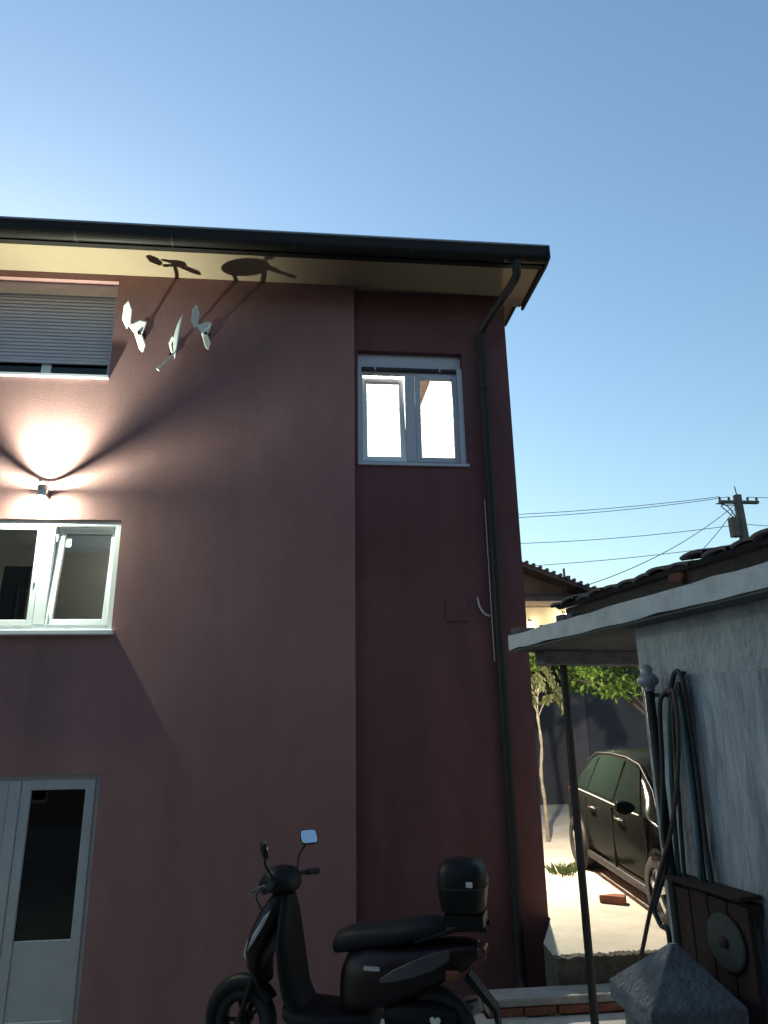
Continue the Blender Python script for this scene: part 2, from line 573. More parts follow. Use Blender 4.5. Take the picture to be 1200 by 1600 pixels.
# side, back walls (gable)
mb = MB()
gp = [(7.382, -0.95), (15.0, -0.95), (15.0, 6.46), (11.0, 8.2), (7.382, 6.46)]
mb.prism(gp, 'x', WX1 - 0.3, WX1)
mb.prism([(7.302, -0.95), (15.0, -0.95), (15.0, 6.46), (11.0, 8.2), (7.302, 6.46)], 'x', WX0, WX0 + 0.3)
mb.box(WX0 + .3, WX1 - .3, 14.7, 15.0, -0.95, 6.46)
H(mb, 'outer_wall', M_WALL)
# ceiling below the roof and storey slabs
mb = MB()
for z in (-0.93, 1.75, 4.0, 6.47):
    mb.box(WX0 + .3, WX1 - .3, 7.385, 14.7, z, z + 0.02 if z > 6 else z + 0.2)
H(mb, 'storey_slab', M_DARK)

# eaves: soffit, fascia, gutter
mb = MB()
mb.box(-7.3, 2.46, 6.47, 7.28, 6.465, 6.50)
mb.box(2.195, 2.39, 7.28, 7.75, 6.50, 6.53)
H(mb, 'soffit', M_SOFFIT)
mb = MB()
mb.box(-7.3, 2.47, 6.402, 6.468, 6.41, 6.556)
H(mb, 'fascia_board', M_GUTTER)
# rounded gutter profile (y,z)
prof = []
for i in range(11):
    t = math.pi + math.pi * i / 10
    prof.append((6.335 + 0.065 * math.cos(t), 6.48 + 0.085 * math.sin(t)))
prof = [(6.262, 6.555)] + prof + [(6.398, 6.555), (6.392, 6.555)]
inner = []
for i in range(11):
    t = 2 * math.pi - math.pi * i / 10
    inner.append((6.335 + 0.058 * math.cos(t), 6.485 + 0.078 * math.sin(t)))
prof += inner + [(6.275, 6.555)]
for (xa, xb) in ((-7.3, -2.457), (-2.4555, -1.497), (-1.4955, 1.003), (1.0045, 2.47)):
    H(MB().prism(prof, 'x', xa, xb), 'gutter', M_GUTTER)
H(MB().tube([(-7.3, 6.262, 6.562), (2.475, 6.262, 6.562)], 0.014, 8), 'gutter_rim', M_RIM)
for gx in (-5.2, -3.7, -2.456, -1.496, -0.25, 1.004, 2.2):
    mb = MB()
    mb.prism([(a + (a - 6.335) * .08, b - 0.004) for a, b in prof[1:12]] + [(a + (a - 6.335) * .0, b) for a, b in reversed(prof[1:12])], 'x', gx - .012, gx + .012)
    H(mb, 'gutter_bracket', M_PIPE)
# end board with the stepped return on the gable side
mb = MB()
mb.prism([(6.255, 6.57), (6.255, 6.41), (6.40, 6.385), (7.28, 6.42), (7.28, 6.72)], 'x', 2.472, 2.50)
mb.prism([(7.285, 6.47), (7.75, 6.49), (11.0, 7.95), (11.0, 8.12), (7.285, 6.70)], 'x', 2.392, 2.42)
H(mb, 'verge_board', M_GUTTER)
# roof slabs with courses
mb = MB()
sl = math.atan2(1.62, 4.55)
for s in range(16):
    a, b = s / 16, (s + 1) / 16
    y_a, z_a = 6.41 + 4.59 * a, 6.56 + 1.72 * a
    y_b, z_b = 6.41 + 4.59 * b, 6.56 + 1.72 * b
    xr = 2.50 if y_b < 7.3 else 2.43
    mb.prism([(y_a, z_a), (y_b + .02, z_b), (y_b + .02, z_b + .05), (y_a, z_a + 0.06)], 'x', -7.35, xr)
mb.prism([(11.0, 8.40), (15.7, 6.68), (15.7, 6.75), (11.0, 8.47)], 'x', -7.35, 2.43)
H(mb, 'roof', M_ROOF)

# downpipe with elbows and brackets
dp = H(MB().tube(sm([(2.14, 6.33, 6.40), (2.14, 6.34, 6.30), (2.12, 6.42, 6.20), (1.93, 6.84, 6.00), (1.88, 6.98, 5.92), (1.875, 7.0, 5.82)], 5)
                 + [(1.875, 7.0, -0.5), (1.875, 6.97, -0.6), (1.875, 6.88, -0.68)], 0.047, 14), 'downpipe', M_PIPE)
for z in (5.2, 3.4, 1.4, -0.2):
    mb = MB()
    mb.tube([(1.875, 7.0, z - .015), (1.875, 7.0, z + .015)], 0.053, 14)
    mb.box(1.865, 1.885, 7.04, 7.082, z - .01, z + .01)
    H(mb, 'bracket', M_PIPE, dp)
H(MB().tube([(1.814, 7.03, 3.9), (1.815, 7.03, 3.2), (1.817, 7.03, 2.2)], 0.006, 6), 'cable', M_CABLE)
H(MB().tube(sm([(1.685, 7.074, 2.86), (1.70, 7.05, 2.76), (1.745, 7.03, 2.68), (1.80, 7.03, 2.66)]), 0.011, 8), 'cable', M_CABLE, label='short curved light cable beside the downpipe')
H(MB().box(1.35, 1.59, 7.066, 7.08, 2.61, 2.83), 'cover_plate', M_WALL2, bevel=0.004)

# ---- upper left window with lowered roller shutter
x0, x1, z0, z1 = UPP
w1 = H(rect_frame(MB(), x0, x1, z0 + .02, z1, 7.10, 7.16, 0.055), 'window', M_PVC_GREY, label='upper window with its roller shutter nearly closed')
H(MB().box(x0 + .002, x1 - .002, 7.075, 7.15, z1 - .16, z1 - .001), 'shutter_box', M_PVC_GREY, w1, bevel=0.006)
mb = MB()
z = z0 + 0.235
while z < z1 - .17:
    mb.prism([(7.102, z), (7.092, z + .008), (7.092, z + .032), (7.102, z + .041), (7.108, z + .041), (7.108, z)], 'x', x0 + .03, x1 - .03)
    z += 0.0425
H(mb, 'shutter', M_SHUT, w1, kind='stuff')
H(MB().box(x0 + .03, x1 - .03, 7.088, 7.11, z0 + .20, z0 + .235), 'bottom_rail', M_SHUT, w1, bevel=.004)
for gx in (x0 + .002, x1 - .032):
    H(MB().box(gx, gx + .03, 7.072, 7.115, z0 + .02, z1 - .16), 'guide_rail', M_PVC_GREY, w1)
H(MB().box(-2.945, -2.845, 7.12, 7.155, z0 + .07, z1 - .06), 'mullion', M_PVC, w1)
H(MB().box(x0 + .05, -2.945, 7.135, 7.141, z0 + .07, z1 - .06), 'pane', M_GLASSD, w1)
H(MB().box(-2.845, x1 - .05, 7.135, 7.141, z0 + .07, z1 - .06), 'pane', M_GLASSD, w1)
H(MB().box(x0 - .01, x1 + .006, 6.965, 7.16, z0 - .015, z0 + .02), 'sill', M_PVC_GREY, w1, bevel=.004)
H(MB().box(x0 + .1, x1 - .1, 7.6, 7.62, z0 - .2, z1), 'curtain', M_DARK, w1)

# ---- middle left window: fixed sash and tilted sash
x0, x1, z0, z1 = MID
w2 = H(rect_frame(MB(), x0, x1, z0 + .02, z1, 7.035, 7.10, 0.06), 'window', M_PVC, label='white two sash window under the wall lamp', bevel=.004)
H(MB().box(-2.665, -2.555, 7.03, 7.095, z0 + .08, z1 - .06), 'mullion', M_PVC, w2, bevel=.006)
H(rect_frame(MB(), x0 + .05, -2.667, z0 + .07, z1 - .05, 7.025, 7.08, 0.055), 'sash', M_PVC, w2, bevel=.005)
H(MB().box(x0 + .10, -2.72, 7.05, 7.056, z0 + .12, z1 - .10), 'pane', M_GLASS, w2)
H(MB().box(x0 - .01, x1 + .03, 6.93, 7.08, z0 - .028, z0 + .02), 'sill', M_PVC, w2, bevel=.008)
tilt = H(rect_frame(MB(), -2.55, x1 - .05, z0 + .07, z1 - .055, 7.03, 7.085, 0.06), 'sash', M_PVC, w2, bevel=.005, label='right hand sash tilted inwards')
pn = H(MB().box(-2.495, x1 - .105, 7.055, 7.061, z0 + .125, z1 - .11), 'pane', M_GLASS, w2)
sk = H(MB().box(-2.47, -2.425, 7.0522, 7.0545, z1 - .25, z1 - .16), 'sticker', M_PAPER, w2)
piv = Vector((0, 0.06, z0 + .07))
Mt = Matrix.Translation(piv) @ Matrix.Rotation(R(-5), 4, 'X') @ Matrix.Translation(-piv)
for o in (tilt, pn, sk):
    o.data.transform(Mt)
mb = MB()
for k in range(5):
    mb.box(-2.465, -2.430 - (k % 2) * .008, 7.0505, 7.0518, z1 - .175 - k * .016, z1 - .171 - k * .016)
ln = H(mb, 'printed_lines', M_TRIM, w2)
ln.data.transform(Mt)
for hx_, hz_ in ((-2.522, 2.62), (-2.522, 3.40)):
    H(MB().tube([(hx_ - .004, 7.026, hz_), (hx_ - .004, 7.026, hz_ + .07)], .008, 8), 'hinge', M_PVC, w2)
H(MB().box(-2.70, -2.682, 7.012, 7.026, 2.98, 3.10), 'handle_plate', M_PVC_GREY, w2, bevel=.003)
# room behind it
mb = MB()
mb.box(-4.6, -0.9, 9.6, 9.65, 1.96, 3.98)
mb.box(-4.65, -4.6, 7.305, 9.65, 1.96, 3.98)
mb.box(-0.9, -0.85, 7.305, 9.65, 1.96, 3.98)
mb.box(-4.6, -0.9, 7.305, 9.6, 3.955, 3.995)
H(mb, 'room_wall', M_ROOMG)
cur = []
for i in range(41):
    cx = -3.16 + 0.27 * i / 40
    cur.append((cx, 7.36 + 0.018 * math.sin(i * 1.1)))
mb = MB()
vs = [(a, b, 2.2) for a, b in cur] + [(a + .03, b, 3.22) for a, b in cur]
mb.add(vs, [(i, i + 1, 42 + i, 41 + i) for i in range(40)], True)
H(mb, 'curtain', mat('navy_curtain', (0.035, 0.04, 0.07), 0.95, var=.2), w2)
mb = MB()
mb.box(-2.15, -1.55, 8.7, 9.3, 1.96, 3.6)
wd = mb.build('wardrobe', M_WOODB, None, bevel=.01)
tag(wd, 'brown wardrobe seen dimly through the tilted window sash', 'wardrobe')

# ---- right window: lit room, tilted left sash
x0, x1, z0, z1 = RWN
w3 = H(rect_frame(MB(), x0, x1, z0 + .02, z1 - .19, YR + .09, YR + .16, 0.06, wt=.05), 'window', M_PVC_GREY, label='lit window with tilted left sash at the house corner', bevel=.004)
H(MB().box(x0, x1, YR + .075, YR + .20, z1 - .19, z1 - .001), 'shutter_box', M_PVC_GREY, w3, bevel=.006)
H(MB().box(x0 + .05, x1 - .06, YR + .055, YR + .085, z1 - .215, z1 - .175), 'shutter_rail', M_TRIM, w3, bevel=.004)
for sx in (x0 + .19, x1 - .26):
    H(MB().box(sx, sx + .018, YR + .045, YR + .06, z1 - .215, z1 - .145), 'shutter_stop', M_PVC_GREY, w3)
H(MB().box(1.005, 1.115, YR + .085, YR + .15, z0 + .08, z1 - .24), 'mullion', M_PVC_GREY, w3, bevel=.005)
H(rect_frame(MB(), 1.117, x1 - .05, z0 + .07, z1 - .235, YR + .08, YR + .14, 0.06), 'sash', M_PVC_GREY, w3, bevel=.005)
H(MB().box(1.17, x1 - .105, YR + .11, YR + .116, z0 + .12, z1 - .285), 'pane', M_GLASS, w3)
s3 = H(rect_frame(MB(), x0 + .055, 1.003, z0 + .07, z1 - .235, YR + .085, YR + .14, 0.06), 'sash', M_PVC, w3, bevel=.005, label='left sash tilted into the bright room')
p3 = H(MB().box(x0 + .11, .948, YR + .11, YR + .116, z0 + .12, z1 - .285), 'pane', M_GLASS, w3)
piv = Vector((0, YR - 7 + .13, z0 + .07))
Mt3 = Matrix.Translation(piv) @ Matrix.Rotation(R(-6), 4, 'X') @ Matrix.Translation(-piv)
for o in (s3, p3):
    o.data.transform(Mt3)
H(MB().tube([(x0 + .08, YR + .15, z1 - .30), (x0 + .20, YR + .18, z1 - .33)], .006, 6), 'stay_arm', M_STEEL, w3)
H(MB().box(x0 - .004, x1 + .02, YR - .03, YR + .12, z0 - .012, z0 + .02), 'sill', M_PVC_GREY, w3, bevel=.004)
H(MB().box(x1 - .06, x1 - .001, YR + .02, YR + .09, z0 + .021, z1 - .19), 'guide_rail', M_PVC_GREY, w3)
H(MB().box(x0 + .001, x0 + .04, YR + .02, YR + .09, z0 + .021, z1 - .19), 'guide_rail', M_PVC_GREY, w3)
mb = MB()
mb.box(-0.4, 1.88, 10.2, 10.25, 4.21, 6.44)
mb.box(-0.45, -0.4, 7.385, 10.25, 4.21, 6.44)
mb.box(1.84, 1.88, 7.385, 10.2, 4.21, 6.44)
mb.box(-0.4, 1.84, 7.385, 10.2, 6.42, 6.445)
H(mb, 'room_wall', M_ROOMW, label='white walls of the brightly lit upper room')
mb = MB()
mb.prism([(1.20, 6.41), (1.69, 6.41), (1.265, 5.32), (1.24, 5.30)], 'y', 7.9, 7.96)
bk = mb.build('hanging_board', M_WOODB, None)
tag(bk, 'brown wedge shaped board hanging inside the lit upper window', 'board')
cl = thing('ceiling_lamp', 'round white ceiling lamp glowing inside the lit upper room', 'lamp', (1.0, 8.9, 6.40))
MB().lathe([(0.0, -0.12), (0.10, -0.11), (0.17, -0.07), (0.19, -0.02), (0.19, 0.0)]).build('lamp_shade', emit('lamp_glow', (1.0, 0.98, 0.88), 18), cl)
MB().lathe([(0.0, 0.015), (0.20, 0.015), (0.20, 0.0), (0.0, 0.0)]).build('base_plate', M_PVC, cl)
ld = bpy.data.lights.new('room_light', 'POINT')
ld.energy = 220
ld.color = (1.0, 0.98, 0.86)
ld.shadow_soft_size = 0.18
lo = bpy.data.objects.new('room_light', ld)
COL.objects.link(lo)
lo.parent = cl
lo.location = (0, 0, -0.35)

# dim lamp of the middle room
cl2 = thing('ceiling_lamp', 'small dim ceiling lamp in the room behind the white window', 'lamp', (-1.25, 9.3, 3.93))
MB().lathe([(0.0, -0.10), (0.08, -0.09), (0.12, -0.05), (0.13, 0.0)]).build('lamp_shade', emit('dim_glow', (1.0, 0.9, 0.7), 0.8), cl2)
ld = bpy.data.lights.new('room_light', 'POINT')
ld.energy = 80
ld.color = (1.0, 0.97, 0.9)
ld.shadow_soft_size = 0.12
lo = bpy.data.objects.new('room_light', ld)
COL.objects.link(lo)
lo.parent = cl2
lo.location = (0, 0, -0.25)

# ---- door
x0, x1, z0, z1 = DOOR
d1 = H(rect_frame(MB(), x0, x1, z0 + .02, z1, 7.05, 7.12, 0.05, wb=.03), 'door', M_PVC_D, label='white double door with dark glass and solid lower panel')
H(rect_frame(MB(), -2.575, x1 - .045, z0 + .05, z1 - .045, 7.035, 7.10, 0.085, wb=.10), 'leaf_frame', M_PVC_D, d1, bevel=.006)
H(rect_frame(MB(), x0 + .045, -2.68, z0 + .05, z1 - .045, 7.035, 7.10, 0.085, wb=.10), 'leaf_frame', M_PVC_D, d1, bevel=.006)
H(MB().box(-2.678, -2.577, 7.025, 7.095, z0 + .05, z1 - .045), 'meeting_stile', M_PVC_D, d1, bevel=.008)
for a, b in ((-2.49, x1 - .13), (x0 + .13, -2.765)):
    H(MB().box(a, b, 7.065, 7.071, -0.10, z1 - .13), 'pane', M_GLASSD, d1)
    H(MB().box(a, b, 7.048, 7.09, z0 + .15, -0.10), 'lower_panel', M_PVC_D, d1, bevel=.004)
    H(MB().box(a, b, 7.06, 7.08, z0 + .148, z0 + .152), 'panel_seam', M_TRIM, d1)
H(MB().box(x0 - .3, x1 + .3, 8.2, 8.22, z0, z1 + .3), 'room_wall', M_DARK)

# ------------------------------------------------------------------ wall lamp throwing light up and down
LX, LY, LZ = -2.665, 6.862, 3.865
wl = thing('wall_lamp', 'cylindrical steel up and down lamp glowing on the mauve wall', 'lamp', (LX, LY, LZ))


def ring_shell(r, t, za, zb):
    return MB().lathe([(r, za), (r, zb), (r - t, zb), (r - t, za), (r, za)], n=40)


rr = 0.050
ring_shell(rr, .004, -0.062, 0.062).build('body', M_STEEL, wl)
MB().lathe([(0, -.01), (rr - .004, -.01), (rr - .004, .01), (0, .01)], n=32).build('inner_plate', M_STEEL, wl)
ring_shell(rr, .003, .080, .104).build('ring', M_STEEL, wl)
for k in range(3):
    t = R(30 + 120 * k)
    px, py = (rr - .002) * math.cos(t), (rr - .002) * math.sin(t)
    MB().tube([(px, py, .058), (px, py, .084)], .0025, 6).build('strut', M_STEEL, wl)
for s in (1, -1):
    MB().lathe([(0, s * .02), (.018, s * .022), (.02, s * .035), (.014, s * .043), (0, s * .046)], n=16).build('bulb', emit('bulb_glow', (1, .9, .7), 60), wl)
    ld = bpy.data.lights.new('wall_lamp_light', 'POINT')
    ld.energy = 190 if s > 0 else 125
    ld.color = (0.84, 1.0, 0.78)
    ld.shadow_soft_size = 0.012 if s > 0 else .042
    lo = bpy.data.objects.new('wall_lamp_light', ld)
    COL.objects.link(lo)
    lo.parent = wl
    lo.location = (0, 0, s * .052)
    ld = bpy.data.lights.new('wall_lamp_lens', 'SPOT')
    ld.energy = 440 if s > 0 else 60
    ld.color = (0.84, 1.0, 0.78)
    ld.shadow_soft_size = 0.016 if s > 0 else .042
    ld.spot_size = R(92)
    ld.spot_blend = 1.0
    lo = bpy.data.objects.new('wall_lamp_lens', ld)
    COL.objects.link(lo)
    lo.parent = wl
    lo.location = (0, 0, s * .056)
    if s > 0:
        lo.rotation_euler = (math.pi, 0, 0)
MB().box(-.03, .03, .048, .137, -.05, .05).build('back_plate', M_STEEL, wl, bevel=.004)

# ------------------------------------------------------------------ fixtures under the eaves
sd = thing('satellite_dish', 'grey satellite dish seen edge on, high on the mauve wall', 'dish', (-1.50, 7.0, 5.58))
prof = []
for i in range(9):
    r = 0.265 * i / 8
    prof.append((r, 0.045 * (r / .265) ** 2))
prof2 = [(r, h - .006) for r, h in reversed(prof)]
mb = MB()
mb.lathe(prof + prof2, axis='x', n=36)
o = mb.build('reflector', M_DISH, sd)
o.location = (0, -.22, 0.02)
o.scale = (1, .42, 1)
o.rotation_euler = (0, R(5), R(14))
MB().tube([(-.015, -.22, 0), (-.06, -.14, -.03), (-.06, -.01, -.06)], .014, 8).build('mount_arm', M_DISH, sd)
MB().tube([(0.02, -.24, -.20), (-.05, -.27, -.30), (-.10, -.29, -.40)], .009, 8).build('feed_arm', M_WHITE, sd)
MB().tube([(-.10, -.29, -.39), (-.125, -.295, -.43)], .02, 10).build('feed_horn', M_WHITE, sd)
MB().box(-.085, -.035, -.012, 0, -.11, -.02).build('wall_plate', M_GUTTER, sd)


def fixture(loc, label, flip, s=1.0):
    f_ = thing('wall_bracket', label, 'bracket', loc)
    q = 1 if not flip else -1
    # bent sheet: two lobes, upper and lower, with torn outlines
    def plate(pts, t, name):
        mb_ = MB()
        n_ = len(pts)
        a = [(x * q * s, y - .55 * z * s + .10 * x, z * s) for x, y, z in pts]
        nrm = (Vector(a[1]) - Vector(a[0])).cross(Vector(a[2]) - Vector(a[0])).normalized() * t
        b = [tuple(Vector(p) + nrm) for p in a]
        fs = [tuple(range(n_)), tuple(range(2 * n_ - 1, n_ - 1, -1))] + [(i, n_ + i, n_ + (i + 1) % n_, (i + 1) % n_) for i in range(n_)]
        mb_.add(a + b, fs)
        return mb_.build(name, M_WHITE, f_, bevel=.012, seg=3)
    plate([(-.12, -.20, .06), (-.10, -.20, .16), (-.06, -.20, .20), (-.035, -.20, .13), (-.05, -.20, .04), (-.085, -.20, -.01)], .03, 'upper_lobe')
    plate([(-.075, -.23, .02), (-.02, -.22, .03), (.03, -.21, .06), (.085, -.20, .055), (.05, -.22, -.04), (.0, -.23, -.07)], .03, 'middle_lobe')
    plate([(-.02, -.25, -.04), (.045, -.24, -.05), (.075, -.24, -.13), (.05, -.25, -.19), (.02, -.25, -.17)], .03, 'lower_lobe')
    MB().tube([(0, -.21, .0), (0.01 * q, -.10, .03), (0, -.005, .04)], .016, 8).build('arm', M_GUTTER, f_)
    MB().box(-.04, .04, -.012, 0, -.02, .09).build('wall_plate', M_GUTTER, f_)
    MB().tube([(-.05 * q * s, -.19, .05 * s), (.0, -.20, .0), (.03 * q * s, -.22, -.06 * s)], .018, 8).build('spine', M_GUTTER, f_)
    return f_


fixture((-1.90, 7.0, 5.68), 'jagged white fixture nearest the shuttered window, under the eaves', False, 1.25)
fx = fixture((-1.21, 7.0, 5.70), 'jagged white fixture right of the satellite dish, under the eaves', False, 1.1)

# ------------------------------------------------------------------ shed with concrete roof slab on the right
SH_LOC, SH_ROT = (1.83, 3.88, 0), R(9.5)
shed = thing('shed', 'grey plastered shed with concrete roof slab and old clay tiles', 'shed', SH_LOC, SH_ROT)
MB().box(0, 0.22, -7.5, 0, -0.94, 2.128).build('wall', M_SHED, shed)
MB().box(0.222, 3.6, -0.22, -0.002, -0.94, 2.127).build('end_wall', M_SHED, shed)
# thick lower plaster coat with a wandering upper edge
mb = MB()
pts = []
yy = -0.28
while yy > -6:
    pts.append((yy, 1.86 + 0.05 * math.sin(yy * 2.1) + random.uniform(-.02, .02) - 0.02 * yy * 0))
    yy -= random.uniform(.08, .2)
poly = [(-0.28, -0.5)] + pts + [(-6, -0.5)]
mb.prism(poly, 'x', -0.012, -0.001)
mb.build('plaster_coat', M_SHED2, shed)
mb = MB()
# slab with slightly wavy lower edge
NS = 60
ra, rb = [], []
for i in range(NS + 1):
    y = 1.363 - (1.363 + 7.5) * i / NS
    dz = random.uniform(-.006, .006)
    ra.append([(-0.15, y, 2.13 + dz), (-0.15 + random.uniform(-.004, .004), y, 2.232 + random.uniform(-.005, .006)), (3.8, y, 2.232), (3.8, y, 2.13)])
mb.loft(ra, True, False)
mb.build('roof_slab', M_FASCIA, shed)
M_SOFFIT_SHADE = mat('shade_dark_soffit', (0.10, 0.10, 0.10), 0.95, var=.3, vscale=4, bump=.4, bscale=30, dirt=(.04, .04, .04), dscale=3, damt=.7)  # slab underside darkened; the shade beneath it is put into this colour
MB().box(-.142, 3.6, .002, 1.355, 2.112, 2.1235).build('soffit', M_SOFFIT_SHADE, shed)
MB().box(-.142, -.002, -7.4, 0.0, 2.112, 2.1235).build('soffit', M_SOFFIT_SHADE, shed)
MB().box(0.03, 3.6, 1.16, 1.31, 2.01, 2.111).build('beam', M_PIER, shed, bevel=.008)
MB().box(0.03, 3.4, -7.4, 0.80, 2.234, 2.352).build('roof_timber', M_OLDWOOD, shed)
# tile roof: pitched up to the right, tiles as pieces in the first courses
PIT = R(10)
TL, TR = 0.40, 0.085
mbt = MB()
nseg = 7
for (rad, zz) in ((TR, 0), ):
    a_, b_, c_, d_ = [], [], [], []
    for i in range(nseg + 1):
        t = math.pi * i / nseg
        a_.append((0, rad * math.cos(t), .2 * rad * math.sin(t)))
        b_.append((TL, rad * .85 * math.cos(t), .2 * rad * .85 * math.sin(t)))
        c_.append((0, (rad - .014) * math.cos(t), .2 * rad * math.sin(t) - .014))
        d_.append((TL, (rad - .014) * .85 * math.cos(t), .2 * rad * .85 * math.sin(t) - .014))
    n1 = nseg + 1
    fs = []
    for i in range(nseg):
        fs += [(i, i + 1, n1 + i + 1, n1 + i), (2 * n1 + i, 3 * n1 + i, 3 * n1 + i + 1, 2 * n1 + i + 1), (i, 2 * n1 + i, 2 * n1 + i + 1, i + 1), (n1 + i, n1 + i + 1, 3 * n1 + i + 1, 3 * n1 + i)]
    mbt.add(a_ + b_ + c_ + d_, fs)
tile_me = None
nt_ = 0
yy = 0.76
while yy > -4.4:
    for row in range(3):
        if tile_me is None:
            to = mbt.build('tile', M_TILE, shed)
            tile_me = to.data
        else:
            to = bpy.data.objects.new('tile', tile_me)
            COL.objects.link(to)
            to.parent = shed
        d = row * 0.33
        to.location = (-0.06 + random.uniform(-.02, .02) + d * math.cos(PIT), yy + random.uniform(-.012, .012), 2.375 + d * math.sin(PIT) + random.uniform(-.006, .008) + (0.02 if row == 0 and -0.75 < yy < -0.5 else 0))
        to.rotation_euler = (random.uniform(-.08, .08), -PIT + random.uniform(-.03, .03), random.uniform(-.05, .05))
    yy -= 0.155
# under-tiles sheet (channel tiles) closing the gaps and running up the slope
mb = MB()
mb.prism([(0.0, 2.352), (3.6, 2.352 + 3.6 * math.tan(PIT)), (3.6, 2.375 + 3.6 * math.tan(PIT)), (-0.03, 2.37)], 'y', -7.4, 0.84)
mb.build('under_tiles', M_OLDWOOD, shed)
o = MB().box(0, .05, 0, .11, 0, .06).build('tile_stub', M_TILER, shed, bevel=.012)
o.location = (-0.005, -0.45, 2.29)
o.rotation_euler = (.3, .2, .1)
# rubble left on the slab end
for i in range(14):
    s_ = random.uniform(.02, .05)
    o = MB().box(-s_, s_, -s_ * .8, s_ * .8, 0, s_ * 1.1).build('tile_fragment', M_TILE, shed, bevel=.008)
    o.location = (random.uniform(-.10, .12), 1.33 - i * 0.055 + random.uniform(-.02, .02), 2.233)
    o.rotation_euler = (random.uniform(-.2, .2), random.uniform(-.2, .2), random.uniform(0, 3))

# slim post carrying the slab corner
def to_world(lx, ly, z):
    c, s = math.cos(SH_ROT), math.sin(SH_ROT)
    return (SH_LOC[0] + lx * c - ly * s, SH_LOC[1] + lx * s + ly * c, z)


px, py, _ = to_world(0.21, 1.22, 0)
po = thing('support_post', 'slim black iron post under the concrete roof slab', 'post', (px, py, CZ))
MB().tube([(0, 0, 0), (0, 0, 2.428)], 0.027, 14).build('shaft', M_IRON, po)
MB().box(-.06, .06, -.06, .06, 0.0, 0.01).build('base_plate', M_IRON, po)

# gate post with finial
gpst = thing('gate_post', 'thin iron gate post with round grey finial hung with hoses', 'post', (1.765, 3.66, CZ))
MB().tube([(0, 0, 0), (0, 0, 2.19)], 0.024, 12).build('shaft', M_IRON, gpst)
MB().lathe([(0.0, 2.315), (.012, 2.312), (.026, 2.30), (.03, 2.285), (.024, 2.268), (.035, 2.262), (.052, 2.245), (.056, 2.225), (.05, 2.212), (.034, 2.20), (.03, 2.185), (.034, 2.175), (.0, 2.17)], n=24).build('finial', M_FINIAL, gpst)
hx, hy, _ = to_world(0.0, -0.42, 0)
mb = MB()
mb.tube(sm([(0.02, -.01, 2.155), (.045, -.10, 2.15), (hx - 1.765 - .05, hy - 3.66, 2.16), (hx - 1.765 - .045, hy - 3.66, 2.23), (hx - 1.765 - .03, hy - 3.66, 2.26)], 4), .010, 8)
mb.build('hook_arm', M_IRON, gpst)

HA = [(1.832, 3.563, 1.743), (1.835, 3.503, 1.835), (1.845, 3.457, 1.819), (1.851, 3.454, 1.652), (1.852, 3.446, 1.384), (1.851, 3.453, 1.017), (1.854, 3.432, 0.652), (1.855, 3.425, 0.43), (1.84, 3.42, -.40)]
HB = [(1.828, 3.467, 1.727), (1.829, 3.46, 1.443), (1.828, 3.469, 1.098), (1.822, 3.502, 0.82), (1.812, 3.565, 0.607), (1.80, 3.60, .2), (1.80, 3.60, -.40)]
HB2 = [(1.80, 3.66, .3), (1.797, 3.65, .75), (1.796, 3.64, 0.959), (1.801, 3.62, 1.225), (1.809, 3.582, 1.531), (1.815, 3.545, 1.70), (1.825, 3.50, 1.745)]
HC = [(1.80, 3.50, 1.752), (1.789, 3.54, 1.742), (1.777, 3.589, 1.672), (1.766, 3.62, 1.375), (1.74, 3.64, 1.101), (1.74, 3.65, 0.94), (1.72, 3.72, 0.80), (1.715, 3.78, 0.711), (1.725, 3.755, 0.642), (1.742, 3.72, 0.626), (1.75, 3.74, .4), (1.75, 3.75, -.40)]
HD = [(1.79, 3.50, 1.74), (1.785, 3.44, 1.735), (1.781, 3.443, 1.533), (1.771, 3.507, 1.295), (1.745, 3.575, 1.084), (1.72, 3.66, 0.926), (1.70, 3.80, 0.697), (1.680, 3.95, 0.426), (1.66, 4.05, 0.22), (1.65, 4.12, -0.007), (1.64, 4.18, -0.40)]
for pts, mt_, r_, lab in ((HA, M_HOSE_K, .013, 'black hose hanging lowest along the grey shed wall'),
                          ([(1.838, 3.50, 1.79), (1.81, 3.53, 1.62), (1.80, 3.56, 1.2), (1.795, 3.59, .85), (1.80, 3.58, .60), (1.815, 3.53, .52), (1.83, 3.49, .66), (1.838, 3.475, 1.1), (1.842, 3.475, 1.6), (1.838, 3.485, 1.79)], M_HOSE_K, .010, 'thin black hose wound in a long closed loop under the hook'),
                          (HC, M_HOSE_K, .012, 'black hose looping down beside the thin gate post'),
                          (HD, M_HOSE_B, .011, 'brownish hose trailing down left past the concrete pier')):
    o = MB().tube(sm(pts, 6), r_, 8).build('garden_hose', mt_)
    tag(o, lab, 'hose', 'hoses hung on the gate post')
o = MB().tube(sm(HB + list(reversed([])), 6), .012, 8)
o.tube(sm(HB2 + [(1.828, 3.467, 1.727)], 6), .012, 8)
o = o.build('garden_hose', M_HOSE_T)
tag(o, 'teal hose doubled over the hook on the grey wall', 'hose', 'hoses hung on the gate post')

# concrete pier with pyramid cap
pr = thing('gate_pier', 'concrete gate pier with pointed cap below the hoses', 'pier', (1.555, 3.33, CZ))
MB().box(-.165, .165, -.165, .165, 0, .842).build('shaft', M_PIER, pr, bevel=.01)
mb = MB()
h_ = .205
ring1 = [(-h_, -h_, .845), (h_, -h_, .845), (h_, h_, .845), (-h_, h_, .845)]
ring2 = [(-h_, -h_, .915), (h_, -h_, .915), (h_, h_, .915), (-h_, h_, .915)]
ring3 = [(x * .06 + .02, y * .06, 1.10) for x, y, _ in ring2]
mb.loft([ring1, ring2, ring3], True, False)
mb.build('cap', M_PIER, pr, bevel=.006)

